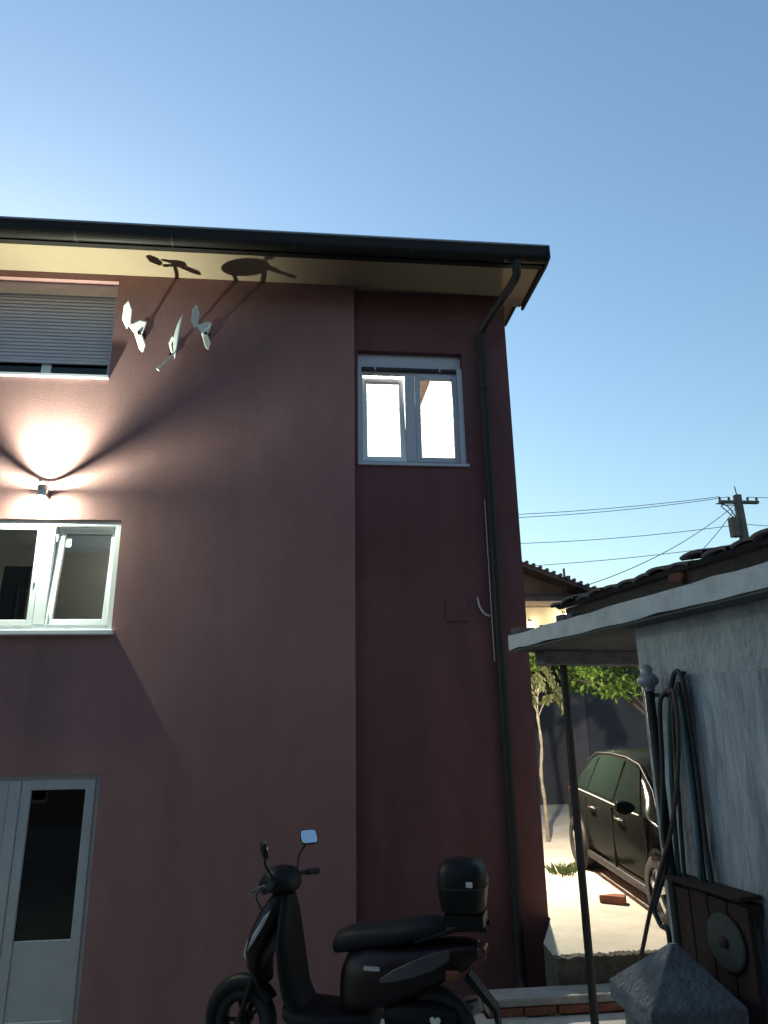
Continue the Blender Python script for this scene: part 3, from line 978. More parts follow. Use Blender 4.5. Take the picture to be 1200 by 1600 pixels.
# rusty panel crate with a reel, leaning on the shed wall
cr = thing('wooden_crate', 'rusty brown wooden crate leaning against the grey shed wall', 'crate', to_world(-.02, -.20, CZ), SH_ROT)
for k in range(4):
    o = MB().box(-.085, -.065, -.50 + k * .125, -.50 + k * .125 + .118, 0, 1.26 + random.uniform(-.01, .02)).build('plank', M_RUST, cr, bevel=.004)
for z in (.45, 1.22):
    MB().box(-.064, -.002, -.50, 0.0, z, z + .05).build('batten', M_RUST, cr, bevel=.004)
MB().box(-.12, -.002, -.51, .01, 1.285, 1.305).build('top_board', M_RUST, cr, bevel=.004)
rl = thing('hose_reel', 'round grey reel disc hung on the rusty crate', 'reel', to_world(-.128, -.56, .68), SH_ROT)
MB().lathe([(0.0, 0.0), (.02, 0.004), (.105, .0), (.115, .006), (.115, .014), (.02, .02), (.0, .02)], axis='x', n=28).build('disc', M_REEL, rl)
MB().lathe([(0.0, -.012), (.022, -.01), (.022, .03), (.0, .03)], axis='x', n=16).build('hub', M_RUST, rl)

# ------------------------------------------------------------------ back wall of the yard
bw = thing('boundary_wall', 'dark blue grey rendered wall closing the yard behind the car', 'wall', (0, 14.2, 0))
MB().box(2.2, 12, 0, .25, -.95, 2.75).build('panel', M_NAVY, bw)
for x in (5.15, 8.2):
    MB().box(x, x + .3, -.06, -.001, -.6, 2.75).build('pilaster', mat('pilaster_render', (.075, .072, .088), .95, var=.15), bw, bevel=.01)
MB().box(2.2, 12, -.04, .29, 2.752, 2.81).build('coping', M_CONC, bw)

# ------------------------------------------------------------------ yard lamp on the house side
yl = thing('wall_lamp', 'bulkhead lamp on the side wall of the house facing the yard', 'lamp', (2.19, 8.6, 2.18))
MB().lathe([(0, 0.0), (.09, 0.0), (.09, .03), (.0, .03)], axis='x', n=24).build('base', M_TRIM, yl)
MB().tube([(.02, 0, .0), (.25, 0, .02), (.36, 0, 0)], .012, 8).build('arm', M_TRIM, yl)
MB().lathe([(0, .06), (.03, .058), (.05, .03), (.055, 0), (.045, -.035), (.02, -.055), (0, -.06)], c=(.37, 0, -.06), n=20).build('globe', emit('yard_lamp_glow', (1.0, .93, .72), 30), yl)
ld = bpy.data.lights.new('yard_light', 'POINT')
ld.energy = 400
ld.color = (1.0, 0.90, 0.68)
ld.shadow_soft_size = 0.03
lo = bpy.data.objects.new('yard_light', ld)
COL.objects.link(lo)
lo.parent = yl
lo.location = (.37, 0, -.15)

# ------------------------------------------------------------------ car
CARZ = yz(7.8)
car = thing('parked_car', 'black hatchback parked in the lit yard behind the shed', 'car', (3.95, 7.77, CARZ), R(-93.8))
car.scale = (.95, .95, .94)
car.rotation_euler = (0, R(-1.7) * -1, R(-93.8))
STN = [(-1.98, .36, .72, .78, .66, .50), (-1.93, .26, .84, .93, .76, .58), (-1.78, .20, .91, 1.12, .805, .57), (-1.45, .19, .94, 1.36, .825, .545),
       (-1.05, .18, .94, 1.45, .83, .56), (-.5, .18, .93, 1.475, .83, .57), (0, .18, .92, 1.465, .83, .57), (.35, .18, .91, 1.41, .83, .56),
       (.75, .18, .905, 1.18, .83, .60), (1.08, .18, .89, .95, .825, .70), (1.45, .19, .83, .88, .80, .68), (1.75, .22, .73, .78, .74, .60),
       (1.90, .28, .62, .67, .66, .52), (1.95, .34, .52, .56, .58, .42)]
rings = []
for (x, zb, zl, zr, hw, hr) in STN:
    half = [(.55 * hw / .83, zb), (hw * .95, zb + .05), (hw * .985, zb + .12), (hw, (zb + zl) / 2 + .05), (hw * .985, zl - .04), (hw * .955, zl),
            (hr + (hw * .955 - hr) * .5, zl + (zr - .05 - zl) * .5), (hr, zr - .05), (hr * .86, zr - .012), (hr * .45, zr)]
    ring = [(x, -y, z) for y, z in half] + [(x, y, z) for y, z in reversed(half)]
    rings.append(ring)
mb = MB()
mb.loft(rings, True, True)
body = mb.build('body', M_CARP, car)
sd_ = body.modifiers.new('sub', 'SUBSURF')
sd_.levels = sd_.render_levels = 1


def car_surf(x, t, side, off=.006):
    for a, b in zip(STN[:-1], STN[1:]):
        if a[0] <= x <= b[0]:
            k = (x - a[0]) / (b[0] - a[0])
            s = [a[i] + (b[i] - a[i]) * k for i in range(6)]
            break
    _, zb, zl, zr, hw, hr = s
    y = hw * .955 + (hr - hw * .955) * t
    z = zl + (zr - .05 - zl) * t
    return (x, side * (y + off), z + off * .4)


def side_glass(side, xa, xb, ta, tb, xa2, xb2, name='pane'):
    vs, fs = [], []
    n = 8
    for i in range(n + 1):
        for j in range(4):
            t = ta + (tb - ta) * j / 3
            k = j / 3
            x = (xa + (xa2 - xa) * k) + ((xb + (xb2 - xb) * k) - (xa + (xa2 - xa) * k)) * i / n
            vs.append(car_surf(x, t, side))
    for i in range(n):
        for j in range(3):
            fs.append((i * 4 + j, i * 4 + j + 1, (i + 1) * 4 + j + 1, (i + 1) * 4 + j))
    return MB().add(vs, fs, True).build(name, M_GLASSC, car)


M_GLB = mat('car_window_dark', (.008, .014, .012), .05, spec=.04)
for side in (-1, 1):
    for a in ((-1.50, -.93, .05, .86, -1.28, -.93), (-.86, .0, .05, .90, -.86, -.02), (.08, .82, .05, .90, .08, .40)):
        o = side_glass(side, *a)
        o.data.materials[0] = M_GLB
    # belt moulding
    MB().tube([car_surf(x, -.02, side, .008) for x in (-1.55, -1.2, -.8, -.4, 0, .4, .8)], .008, 6).build('belt_moulding', M_ALLOY, car)
    # roof rail / drip line
    MB().tube([car_surf(x, .98, side, .008) for x in (-1.5, -1.05, -.5, 0, .35, .75, 1.02)], .007, 6).build('roof_seam', M_TRIM, car)
    for hx_ in (-.62, .30):
        MB().tube(sm([(hx_ - .1, side * .83, .80), (hx_ - .07, side * .862, .805), (hx_ + .07, side * .862, .805), (hx_ + .1, side * .83, .80)], 4), .012, 8).build('door_handle', M_CHROME, car)
    for sx in (-.90, .04, 1.0):
        MB().box(sx - .003, sx + .003, side * .822 - .012, side * .822 + .012, .26, .88).build('door_seam', M_TRIM, car)
    MB().box(-.95, .98, min(side * .80, side * .842), max(side * .80, side * .842), .19, .27).build('sill_trim', M_TRIM, car, bevel=.02)
    mr = MB()
    mr.loft([sring((.80, side * c, .98), (1, 0, 0), (0, 0, 1), a, b, 12) for c, a, b in ((.84, .03, .02), (.88, .06, .05), (.95, .075, .07), (1.02, .06, .055), (1.03, .03, .03))])
    mr.build('side_mirror', M_CARP, car)
    for wx in (1.27, -1.27):
        MB().lathe([(.36, -.004), (.36, .004), (.0, .004), (0, -.004)], c=(wx, side * .832, .315), axis='y', n=36).build('wheel_arch', M_BLACK, car)
        wh = MB()
        wh.lathe([(.20, -.10), (.275, -.105), (.30, -.085), (.31, -.04), (.31, .04), (.30, .085), (.275, .105), (.20, .10), (.20, -.10)], axis='y', n=36)
        wo_ = wh.build('tyre', M_BLACK, car)
        wo_.location = (wx, side * .775, .31)
        rim = MB()
        rim.lathe([(.205, .095), (.205, .07), (.19, .06), (.19, -.05), (.205, -.06)], axis='y', n=32)
        for k in range(5):
            a = 2 * math.pi * k / 5 + .3
            ca, sa = math.cos(a), math.sin(a)
            pts = []
            for (r_, w_, y_) in ((.03, .035, .095), (.12, .028, .092), (.195, .036, .08)):
                pts.append((r_, w_, y_))
            for i in range(2):
                (ra_, wa_, ya_), (rb_, wb_, yb_) = pts[i], pts[i + 1]
                q = []
                for (r_, w_, y_) in ((ra_, wa_, ya_), (rb_, wb_, yb_)):
                    for sg in (-1, 1):
                        for yy_ in (y_, y_ - .03):
                            q.append((r_ * ca - sg * w_ * sa, yy_, r_ * sa + sg * w_ * ca))
                rim.add(q, [(0, 2, 6, 4), (1, 5, 7, 3), (0, 4, 5, 1), (2, 3, 7, 6), (0, 1, 3, 2), (4, 6, 7, 5)])
        rim.lathe([(0, .10), (.035, .098), (.045, .085), (.045, .05), (0, .05)], axis='y', n=16)
        if side < 0:
            rim.v = [(a, -b, c) for a, b, c in rim.v]
        ro = rim.build('rim', M_ALLOY, wo_)
# windscreen and rear glass
for xs_, nm in (((.42, .72, 1.0), 'windscreen'), ((-1.74, -1.6, -1.47), 'rear_window')):
    vs = []
    for x in xs_:
        for a, b in zip(STN[:-1], STN[1:]):
            if a[0] <= x <= b[0]:
                k = (x - a[0]) / (b[0] - a[0])
                zr = a[3] + (b[3] - a[3]) * k
                hr = a[5] + (b[5] - a[5]) * k
        for yy_ in (-.92, -.5, 0, .5, .92):
            vs.append((x, yy_ * hr, zr + .004 - (.032 if abs(yy_) > .9 else 0)))
    mb = MB().add(vs, [(i * 5 + j, i * 5 + j + 1, i * 5 + j + 6, i * 5 + j + 5) for i in range(2) for j in range(4)], True)
    mb.build(nm, M_GLB, car)
MB().tube([(1.03, -.1, .985), (.80, -.42, 1.155)], .008, 6).build('wiper', M_TRIM, car)
for side in (-1, 1):
    MB().loft([sring((1.80, side * .52, .66), (.6, 0, -.8), (0, 1, 0), .06, .13, 14), sring((1.86, side * .52, .68), (.6, 0, -.8), (0, 1, 0), .05, .11, 14)]).build('headlight', M_CHROME, car)
    MB().box(-1.95, -1.84, side * .66 - .08, side * .66 + .08, .72, .90).build('tail_light', M_RED_LENS, car, bevel=.02)

# brick fragment on the yard
fb = MB()
fb.prism([(-.13, 0), (.11, -.05), (.13, .06), (.02, .09)], 'z', 0, .07)
fb = fb.build('brick_fragment', M_BRICK, None, bevel=.006)
fb.location = (2.96, 7.44, yz(7.44) + .002)
fb.rotation_euler = (R(1.7), 0, R(-20))
tag(fb, 'broken red brick lying on the lit concrete yard', 'brick')

# ------------------------------------------------------------------ plants in the yard
def leaf_cloud(mb_, centre, rad, n, size, rng, droop=0.0, flat=1.0):
    for _ in range(n):
        while True:
            p = Vector((rng.uniform(-1, 1), rng.uniform(-1, 1), rng.uniform(-1, 1)))
            if p.length < 1:
                break
        p = Vector((p.x * rad[0], p.y * rad[1], p.z * rad[2])) + Vector(centre)
        d = Vector((rng.gauss(0, 1), rng.gauss(0, 1), rng.gauss(0, .5) - droop)).normalized()
        nn = Vector((rng.gauss(0, .6), rng.gauss(0, .6), 1)).normalized()
        s_ = d.cross(nn)
        if s_.length < .1:
            continue
        s_.normalize()
        L = size * rng.uniform(.6, 1.3)
        W = L * rng.uniform(.22, .34)
        nn = s_.cross(d)
        mb_.add([p, p + d * L * .5 + s_ * W + nn * L * .06, p + d * L, p + d * L * .5 - s_ * W + nn * L * .06], [(0, 1, 2), (0, 2, 3)])


rng = random.Random(11)
tr = thing('leafy_tree', 'leafy green tree with lit crown against the dark yard wall', 'tree', (5.75, 11.6, yz(11.6)))
MB().tube(sm([(0, 0, -.1), (.04, .02, .8), (-.03, .0, 1.5), (-.1, -.1, 2.1), (-.25, -.2, 2.5)]), [.085 - .055 * i / 24 for i in range(25)], 10).build('trunk', M_BARKD, tr)
for e in ((-1.0, -.6, 2.3), (-2.0, -.3, 2.35), (-.9, .4, 2.3), (-1.7, -.9, 2.2), (-.3, -.8, 2.35)):
    MB().tube(sm([(-.03, 0, 1.5), (e[0] * .4, e[1] * .4, 2.05), (e[0], e[1], e[2])]), [.035, .033, .031, .03, .028, .026, .024, .022, .02, .017, .014, .011, .008], 6).build('limb', M_BARKD, tr)
mb = MB()
for _ in range(46):
    a = rng.uniform(0, 2 * math.pi)
    r_ = rng.uniform(0.1, 1.0) ** .6
    c = (-1.15 + 1.35 * r_ * math.cos(a), -.35 + .95 * r_ * math.sin(a), 2.44 + rng.uniform(-.36, .30))
    leaf_cloud(mb, c, (.30, .30, .2), 110, .10, rng, .5)
mb.build('crown', M_LEAF, tr)

sp = thing('sapling', 'slender pale barked sapling with drooping leaves beside the house', 'tree', (3.35, 10.6, yz(10.6)))
tpts = sm([(0.01, 0, -.03), (0.0, 0.0, .5), (-.02, .01, .9), (.015, 0, 1.3), (-.01, 0, 1.75), (.02, 0, 2.1)], 6)
MB().tube(tpts, [.030 - .014 * i / (len(tpts) - 1) + .004 * math.sin(i * 1.7) for i in range(len(tpts))], 8).build('trunk', M_BARK, sp)
tips = []
for k in range(16):
    a = 2 * math.pi * k / 16 + rng.uniform(-.2, .2)
    L = rng.uniform(.22, .42)
    h0 = rng.uniform(1.9, 2.12) if k % 5 else 1.7
    pth = sm([(0, 0, h0), (L * .45 * math.cos(a), L * .45 * math.sin(a), h0 + .26), (L * math.cos(a), L * math.sin(a), h0 + .30), (L * 1.35 * math.cos(a), L * 1.35 * math.sin(a), h0 + .10)], 5)
    MB().tube(pth, [.011 - .008 * i / (len(pth) - 1) for i in range(len(pth))], 6).build('branch', M_BARK, sp)
    tips.append(pth)
mb = MB()
for pth in tips:
    for q in pth[4:]:
        leaf_cloud(mb, q, (.05, .05, .04), 12, .085, rng, 2.2)
mb.build('crown', M_LEAF2, sp)

gt = MB()
for _ in range(160):
    a = rng.uniform(0, 2 * math.pi)
    r_ = rng.uniform(0, .16)
    p = Vector((r_ * math.cos(a), r_ * math.sin(a), -.01))
    d = Vector((math.cos(a) * rng.uniform(.1, .8), math.sin(a) * rng.uniform(.1, .8), 1)).normalized()
    h = rng.uniform(.06, .17)
    s_ = d.cross(Vector((math.sin(a * 3), math.cos(a * 3), .2))).normalized() * .006
    gt.add([p - s_, p + s_, p + d * h * .6 + s_ * .7, p + d * h + Vector((math.cos(a), math.sin(a), 0)) * .03], [(0, 1, 2), (0, 2, 3)])
gt = gt.build('grass_tuft', M_GRASS)
gt.location = (2.93, 8.72, yz(8.72))
tag(gt, 'small tuft of grass growing on the lit yard beside the house corner', 'grass')

# ------------------------------------------------------------------ scooter
SG = CZ
sc = thing('scooter', 'dark scooter with top box parked in front of the house', 'scooter', (.215, 5.14, SG), R(160))
Yv, Zv, Xv = Vector((0, 1, 0)), Vector((0, 0, 1)), Vector((1, 0, 0))


def S(mb_, n, m_, p=None, **k):
    return mb_.build(n, m_, p or sc, **k)


def wheel(x, rad, w):
    t = MB().lathe([(rad - .085, -w * .45), (rad - .03, -w * .5), (rad, -w * .2), (rad, w * .2), (rad - .03, w * .5), (rad - .085, w * .45), (rad - .085, -w * .45)], axis='y', n=32)
    o = S(t, 'tyre', M_BLACK)
    o.location = (x, 0, rad)
    rm = MB().lathe([(rad - .083, -.04), (rad - .10, -.03), (rad - .10, .03), (rad - .083, .04)], axis='y', n=28)
    rm.lathe([(0, -.05), (.045, -.05), (.045, .05), (0, .05)], axis='y', n=14)
    for k in range(5):
        a = 2 * math.pi * k / 5
        rm.tube([(.03 * math.cos(a), 0, .03 * math.sin(a)), ((rad - .095) * math.cos(a), 0, (rad - .095) * math.sin(a))], .013, 6)
    S(rm, 'rim', M_SCB, o)
    return o


wheel(.66, .22, .095)
wheel(-.60, .245, .12)
# front fender
mb = MB()
rings = []
for i in range(12):
    t = R(-20 + 165 * i / 11)
    c = Vector((.66 + .245 * math.cos(t), 0, .22 + .245 * math.sin(t)))
    rad = Vector((math.cos(t), 0, math.sin(t)))
    w_ = .065 * (1 - .25 * abs(i - 5) / 6)
    rings.append([c + Yv * w_ * a + rad * b for a, b in ((-1, -.06), (-.95, .0), (-.5, .018), (0, .024), (.5, .018), (.95, .0), (1, -.06), (.85, -.055), (.8, -.004), (0, .012), (-.8, -.004), (-.85, -.055))])
mb.loft(rings, True, True)
S(mb, 'front_fender', M_SCB)
for s in (-1, 1):
    S(MB().tube([(.66, s * .075, .245), (.60, s * .07, .42), (.555, s * .06, .56)], .02, 8), 'fork_leg', M_SCB)
# apron / leg shield: loft from nose down
ap = [(.395, .985, .06, .05), (.42, .93, .09, .07), (.47, .84, .14, .085), (.52, .74, .175, .085), (.555, .64, .19, .07), (.56, .56, .17, .055), (.53, .46, .12, .04)]
mb = MB()
mb.loft([sring((x, 0, z), (math.cos(R(20)), 0, math.sin(R(20))), Yv, d, w, 18, 2.4) for x, z, w, d in ap])
S(mb, 'front_apron', M_SCR)
ls = [(.375, .97, .07, .04), (.365, .85, .15, .04), (.36, .72, .205, .04), (.335, .56, .215, .04), (.305, .42, .20, .045), (.255, .335, .18, .06)]
mb = MB()
mb.loft([sring((x, 0, z), Xv, Yv, d, w, 18, 2.8) for x, z, w, d in ls])
S(mb, 'leg_shield', M_SCB)
# signal lenses, enlarged and whitened as a painted glint on the apron, plus trim
for s in (-1, 1):
    mb = MB()
    mb.loft([sring((.545 + a, s * w, z), Yv, Vector((-.4, 0, .9)), b, c, 10) for a, w, z, b, c in ((-.085, .145, .85, .014, .05), (-.045, .172, .79, .04, .085), (.0, .185, .72, .03, .06))])
    S(mb, 'signal_or_glint', M_PAPER)
    S(MB().tube([(.60, s * .11, .70), (.625, s * .09, .62), (.61, s * .07, .56)], [.012, .016, .006], 8), 'trim_strip', M_ALLOY)
# handlebar group turned a little
hb = R(-9)


def hbp(x, y, z):
    c, s = math.cos(hb), math.sin(hb)
    return (.40 + x * c - y * s, x * s + y * c, z)


mb = MB()
hs = [(-.085, 1.02, .05, .02), (-.07, 1.03, .10, .05), (-.02, 1.05, .16, .075), (.05, 1.05, .15, .085), (.11, 1.035, .12, .075), (.15, 1.02, .08, .05), (.165, 1.01, .04, .02)]
mb.loft([sring(hbp(x, 0, z), Vector((-math.sin(hb), math.cos(hb), 0)), Zv, w, h, 18, 2.3) for x, z, w, h in hs])
S(mb, 'headset', M_SCB)
S(MB().loft([sring(hbp(.12, 0, 1.02), Vector((-math.sin(hb), math.cos(hb), 0)), Zv, .085, .05, 14), sring(hbp(.168, 0, 1.015), Vector((-math.sin(hb), math.cos(hb), 0)), Zv, .06, .035, 14)]), 'headlamp', M_GLB)
S(MB().tube([hbp(-.06, -.34, 1.045), hbp(-.02, -.18, 1.06), hbp(0, 0, 1.05), hbp(-.02, .18, 1.06), hbp(-.06, .34, 1.045)], .013, 8), 'handlebar', M_SCB)
for s in (-1, 1):
    S(MB().tube([hbp(-.035, s * .235, 1.055), hbp(-.06, s * .35, 1.045)], .021, 10), 'grip', M_BLACK)
    S(MB().tube(sm([hbp(.02, s * .22, 1.05), hbp(.055, s * .29, 1.035), hbp(.03, s * .37, 1.03)], 4), .007, 6), 'brake_lever', M_STEEL)
    mt_ = S(MB().tube(sm([hbp(0.0, s * .16, 1.09), hbp(.02, s * .22, 1.17), hbp(-.01, s * .27, 1.235)], 4), .0075, 6), 'mirror_stem', M_SCB)
    ax = Vector((-math.sin(hb), math.cos(hb), 0))
    fx_ = Vector((math.cos(hb), math.sin(hb), 0))
    nrm = (Matrix.Rotation(R(-160), 3, 'Z') @ (Vector((.40, -1.2, 1.0)) if s < 0 else Vector((.95, .22, .15)))).normalized()
    uu = nrm.cross(Zv).normalized()
    vv = uu.cross(nrm).normalized()
    c0 = Vector(hbp(-.02, s * .285, 1.275))
    mh = S(MB().loft([sring(c0 - nrm * .03, uu, vv, .03, .025, 16, 3), sring(c0 - nrm * .02, uu, vv, .058, .05, 16, 5), sring(c0, uu, vv, .064, .056, 16, 5)]), 'mirror_housing', M_SCB)
    S(MB().loft([sring(c0 + nrm * .0015, uu, vv, .058, .05, 16, 5), sring(c0 + nrm * .003, uu, vv, .057, .049, 16, 5)]), 'mirror_glass', M_MIRROR, mh)
for s in (-1, 1):
    S(MB().tube(sm([hbp(.0, s * .19, 1.05), hbp(.12, s * .16, .98), hbp(.13, s * .08, .88), (.50, s * .03, .80)], 5), .005, 6), 'control_cable', M_BLACK)
# footboard
mb = MB()
mb.loft([sring((x, 0, z), Yv, Zv, w, h, 16, 4) for x, z, w, h in ((.34, .33, .15, .05), (.26, .30, .19, .06), (.05, .29, .20, .06), (-.15, .29, .19, .07), (-.22, .30, .15, .08))])
S(mb, 'footboard', M_SCB)
# rear body
mb = MB()
rb_ = [(-.02, .44, .10, .15), (-.08, .50, .165, .20), (-.20, .53, .19, .20), (-.40, .57, .195, .16), (-.60, .62, .17, .125), (-.78, .67, .12, .09), (-.88, .70, .06, .05)]
mb.loft([sring((x, 0, z), Yv, Zv, w, h, 20, 2.7) for x, z, w, h in rb_])
S(mb, 'rear_body', M_SCR)
for s in (-1, 1):
    mb = MB()
    pts = []
    for x, z, y, h in ((-.30, .555, .195, .012), (-.38, .585, .203, .03), (-.50, .625, .20, .042), (-.62, .665, .183, .045), (-.72, .70, .155, .03)):
        pts.append([(x, s * (y - .03), z - h), (x, s * (y + .004), z - h), (x, s * (y + .004), z + h), (x, s * (y - .03), z + h)])
    mb.loft(pts, True, False)
    S(mb, 'side_panel', M_SCG, bevel=.006)
    S(MB().box(-.30, -.20, s * .175 if s > 0 else -.197, .197 if s > 0 else s * .175, .605, .625), 'emblem', M_ALLOY)
    S(MB().loft([sring((-.70, s * .15, .59), Yv, Zv, .03, .035, 12), sring((-.78, s * .15, .60), Yv, Zv, .02, .025, 12)]), 'signal_or_glint', M_ORANGE_LENS)
    # heart shaped sticker on the engine cover
    hp = []
    for i in range(20):
        t = 2 * math.pi * i / 20
        hp.append((-.62 + .0026 * 16 * math.sin(t) ** 3 * .8, .345 + .0026 * (13 * math.cos(t) - 5 * math.cos(2 * t) - 2 * math.cos(3 * t) - math.cos(4 * t)) * .8))
    S(MB().prism(hp, 'y', s * .131, s * .135), 'heart_emblem', M_WHITE)
S(MB().loft([sring((x, 0, z), Yv, Zv, w, h, 16, 3) for x, z, w, h in ((-.30, .34, .10, .06), (-.38, .34, .125, .10), (-.62, .33, .13, .10), (-.74, .32, .11, .08))]), 'engine_cover', M_SCB)
S(MB().tube(sm([(-.35, -.14, .22), (-.5, -.17, .21), (-.60, -.18, .27), (-.85, -.18, .36)], 4), [.025] * 4 + [.03, .045, .055, .06, .06, .06, .06, .055, .045], 12), 'exhaust', M_STEEL)
S(MB().box(-.93, -.875, -.07, .07, .66, .73), 'tail_light', M_RED_LENS, bevel=.015)
S(MB().prism([(-.82, .58), (-.98, .40), (-.99, .30), (-.97, .30), (-.955, .39), (-.79, .55)], 'y', -.06, .06), 'rear_fender', M_SCB)
# seat
mb = MB()
seat = [(.04, .69, .07, .035), (.02, .705, .11, .06), (-.08, .73, .135, .07), (-.25, .755, .145, .065), (-.40, .775, .15, .06), (-.50, .80, .15, .062), (-.62, .815, .135, .055), (-.70, .815, .10, .035)]
mb.loft([sring((x, 0, z), Yv, Zv, w, h, 20, 2.6) for x, z, w, h in seat])
S(mb, 'seat', M_SEAT)
# carrier and top box
mb = MB()
for s in (-1, 1):
    mb.tube(sm([(-.50, s * .12, .75), (-.66, s * .13, .80), (-.78, s * .10, .825), (-.95, s * .09, .83)], 4), .012, 8)
mb.box(-.93, -.69, -.11, .11, .84, .905)
S(mb, 'carrier', M_SCB)
mb = MB()
BZ = .045
tb = [(.87, .11, .13, .04), (.885, .135, .16, .03), (.99, .15, .18, .03), (1.04, .155, .185, 0), (1.10, .148, .172, 0), (1.145, .12, .14, 0), (1.16, .07, .08, 0)]
mb.loft([sring((-.80, 0, z + BZ), Xv, Yv, a, b, 24, 3.6) for z, a, b, _ in tb])
bxo = S(mb, 'top_box', M_SCB)
S(MB().loft([sring((-.80, 0, z + BZ), Xv, Yv, a, b, 24, 3.6) for z, a, b in ((1.012, .157, .187), (1.022, .157, .187))]), 'lid_seam', M_TRIM, bxo)
S(MB().box(-.885, -.845, .172, .186, 1.075, 1.105), 'latch', M_WHITE, bxo, bevel=.003)
S(MB().tube([(-.2, .15, .22), (-.12, .22, .01)], .012, 8), 'kick_stand', M_STEEL)

# ------------------------------------------------------------------ neighbour's house beyond the yard
nh = thing('neighbour_house', 'distant cream house with dark tiled roof behind the yard', 'house', (3.4, 18.0, -.94))
MB().box(-2.2, 3.36, 0, 6, 0, 5.48).build('wall', M_CREAM, nh)
MB().prism([(-3.2, 5.62), (3.45, 5.62), (3.45, 5.80), (.2, 7.0), (-3.2, 5.85)], 'y', -.35, -.30).build('gable_board', M_NSOFF, nh)
MB().box(-2.2, 3.5, -.9, -.002, 5.49, 5.60).build('porch_ceiling', M_NSOFF, nh)
MB().box(-2.2, 3.4, -.29, .0, 5.605, 5.78).build('porch_beam', M_NSOFF, nh)
slp = math.atan(.376)
rf = MB()
rf.prism([(.2, 7.05), (3.8, 7.05 - 3.6 * .376), (3.8, 7.17 - 3.6 * .376), (.2, 7.19)], 'y', -.8, 6.4)
rf.prism([(.2, 7.05), (-3.4, 7.05 - 3.6 * .376), (-3.4, 7.17 - 3.6 * .376), (.2, 7.19)], 'y', -.8, 6.4)
rf = rf.build('roof', M_NROOF, nh)
tm = None
for k in range(21):
    if tm is None:
        o = MB().tube([(0, -.12, 0), (0, .5, 0)], .05, 8).build('ridge_tile', M_NROOF, nh)
        tm = o.data
    else:
        o = bpy.data.objects.new('ridge_tile', tm)
        COL.objects.link(o)
        o.parent = nh
    xx = .3 + 3.45 * k / 20
    o.location = (xx, -.75, 7.18 - (xx - .2) * .376)
for q, (lx, lz, lab) in enumerate(((2.22, 4.99, 'small bright bulb lamp nearest the mauve house, on the distant cream wall'), (3.15, 5.20, 'small bright bulb lamp further right on the distant cream wall'))):
    nb = thing('porch_lamp', lab, 'lamp', (3.4 + lx, 17.8, -.94 + lz), 0, 'bulbs on the distant cream wall')
    MB().lathe([(0, -.09), (.05, -.075), (.075, -.02), (.06, .04), (.03, .07), (0, .075)], n=16).build('bulb', emit('porch_glow%d' % q, (1, .95, .8), 25), nb)
    MB().tube([(0, 0, .07), (0, .02, .14), (0, .2, .14)], .015, 6).build('arm', M_TRIM, nb)
    ld = bpy.data.lights.new('porch_light', 'POINT')
    ld.energy = 9
    ld.color = (1, .88, .6)
    ld.shadow_soft_size = .06
    lo = bpy.data.objects.new('porch_light', ld)
    COL.objects.link(lo)
    lo.parent = nb
    lo.location = (0, -.12, -.02)
an = thing('roof_antenna', 'small aerial mast on the distant dark tiled roof', 'antenna', (6.55, 17.6, 4.95))
MB().tube([(0, 0, 0), (0, 0, .55)], .03, 6).build('mast', M_POLE, an)
MB().tube([(-.14, 0, .28), (.14, 0, .30)], .025, 6).build('crossbar', M_POLE, an)
for s in (-.14, .14):
    MB().tube([(s, 0, .22), (s, 0, .36)], .02, 6).build('element', M_POLE, an)

# ------------------------------------------------------------------ utility pole and wires
up = thing('utility_pole', 'concrete utility pole with crossarm above the shed roof', 'pole', (16.0, 24.0, -.94))
MB().loft([sring((0, 0, 0), Xv, Yv, .24, .24, 8, 4), sring((0, 0, 10.75), Xv, Yv, .13, .13, 8, 4)]).build('shaft', M_POLE, up)
MB().box(-.75, .8, -.08, .08, 10.42, 10.52).build('crossarm', M_POLE, up)
MB().tube([(.0, 0, 10.7), (-.04, 0, 11.1)], .02, 6).build('spike', M_POLE, up)
MB().box(-.46, -.17, -.15, .15, 9.1, 9.85).build('transformer_box', M_POLE, up, bevel=.03)
for x in (-.72, -.35, .4, .76):
    MB().lathe([(0, 0), (.05, .01), (.03, .06), (.06, .09), (.03, .14), (0, .16)], c=(x, 0, 10.52), n=10).build('insulator', M_POLE, up)
mb = MB()
mb.tube(sm([(-.2, 0, 9.9), (-.45, -.1, 10.2), (-.6, -.05, 10.35), (-.9, 0, 10.4)], 4), .025, 6)
mb.tube(sm([(-.2, 0, 9.8), (-.6, -.1, 10.1), (-.75, -.1, 10.3), (-.1, 0, 10.35)], 4), .02, 6)
mb.build('cable_tangle', M_WIRE, up)


def wire(a, b, sag, lab, r=.013):
    a, b = Vector(a), Vector(b)
    pts = []
    for i in range(21):
        t = i / 20
        p = a + (b - a) * t
        p.z -= sag * 4 * t * (1 - t)
        pts.append(p)
    o = MB().tube(pts, r, 5).build('power_line', M_WIRE)
    tag(o, lab, 'wire', 'wires on the utility pole')


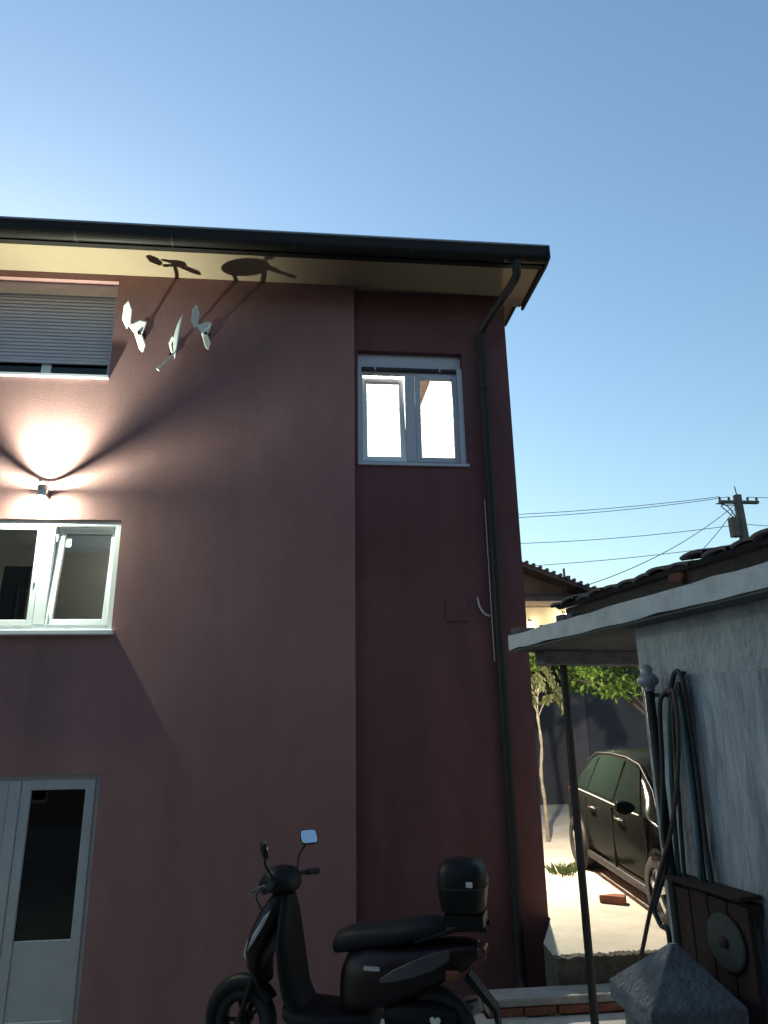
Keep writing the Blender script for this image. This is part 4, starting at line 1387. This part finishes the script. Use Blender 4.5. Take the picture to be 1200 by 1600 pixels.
wire((15.28, 24, 9.74), (2.0, 26, 9.35), .25, 'topmost thin wire running left from the utility pole crossarm')
wire((15.65, 24, 9.74), (2.0, 25, 8.95), .3, 'second wire from the top running left from the utility pole')
wire((15.9, 24, 8.65), (2.0, 27, 8.6), .35, 'lone wire crossing the sky halfway below the crossarm')
wire((15.9, 24, 7.9), (2.0, 29, 7.9), .3, 'lowest faint wire crossing the sky behind the shed roof')
wire((15.75, 23.95, 9.35), (7.2, 19.2, 5.2), .35, 'drop cable from the pole down to the distant tiled roof')
wire((15.8, 23.9, 9.3), (10.5, 20.5, 5.6), .3, 'steeper drop cable from the pole down behind the shed roof')
wire((16.4, 24, 9.74), (32, 22, 10.2), .4, 'wire leaving the crossarm to the right')
wire((16.2, 24, 8.65), (32, 23, 9.0), .4, 'lower wire leaving the pole to the right')


# ------------------------------------------------------------------ unseen house inferred behind the viewer; closeness and height set to shade the facade
oh = thing('opposite_house', 'plain rendered house across the courtyard, unseen, blocking sky light from the facade', 'house', (0, -3.6, -.94))
M_OPP = mat('opposite_render', (0.16, 0.15, 0.14), 0.95, var=.12, vscale=1.0, bump=.3, bscale=60)
OHW = [(-7.2, -5.9, 1.0, 2.4), (-3.6, -2.3, 1.0, 2.4), (1.6, 2.9, 1.0, 2.4), (5.6, 6.9, 1.0, 2.4), (-7.2, -5.9, 4.4, 5.9), (-3.6, -2.3, 4.4, 5.9), (1.6, 2.9, 4.4, 5.9), (5.6, 6.9, 4.4, 5.9), (-.9, .2, .0, 2.2)]
wall_mesh(-10, 10, 0, 8.6, -.35, 0, OHW).build('wall', M_OPP, oh)
MB().box(-10, 10, -8, -.352, 0, 8.55).build('rear_block', M_OPP, oh)
for (a, b, c, d) in OHW:
    wn = rect_frame(MB(), a, b, c, d, -.16, -.10, .07).build('window', M_PVC_GREY, oh)
    MB().box(a + .07, b - .07, -.14, -.134, c + .07, d - .07).build('pane', M_GLASSD, wn)
MB().prism([(.6, 8.5), (.6, 8.66), (-4.2, 10.4), (-9, 8.66), (-9, 8.5)], 'x', -10.6, 10.6).build('roof', M_ROOF, oh)
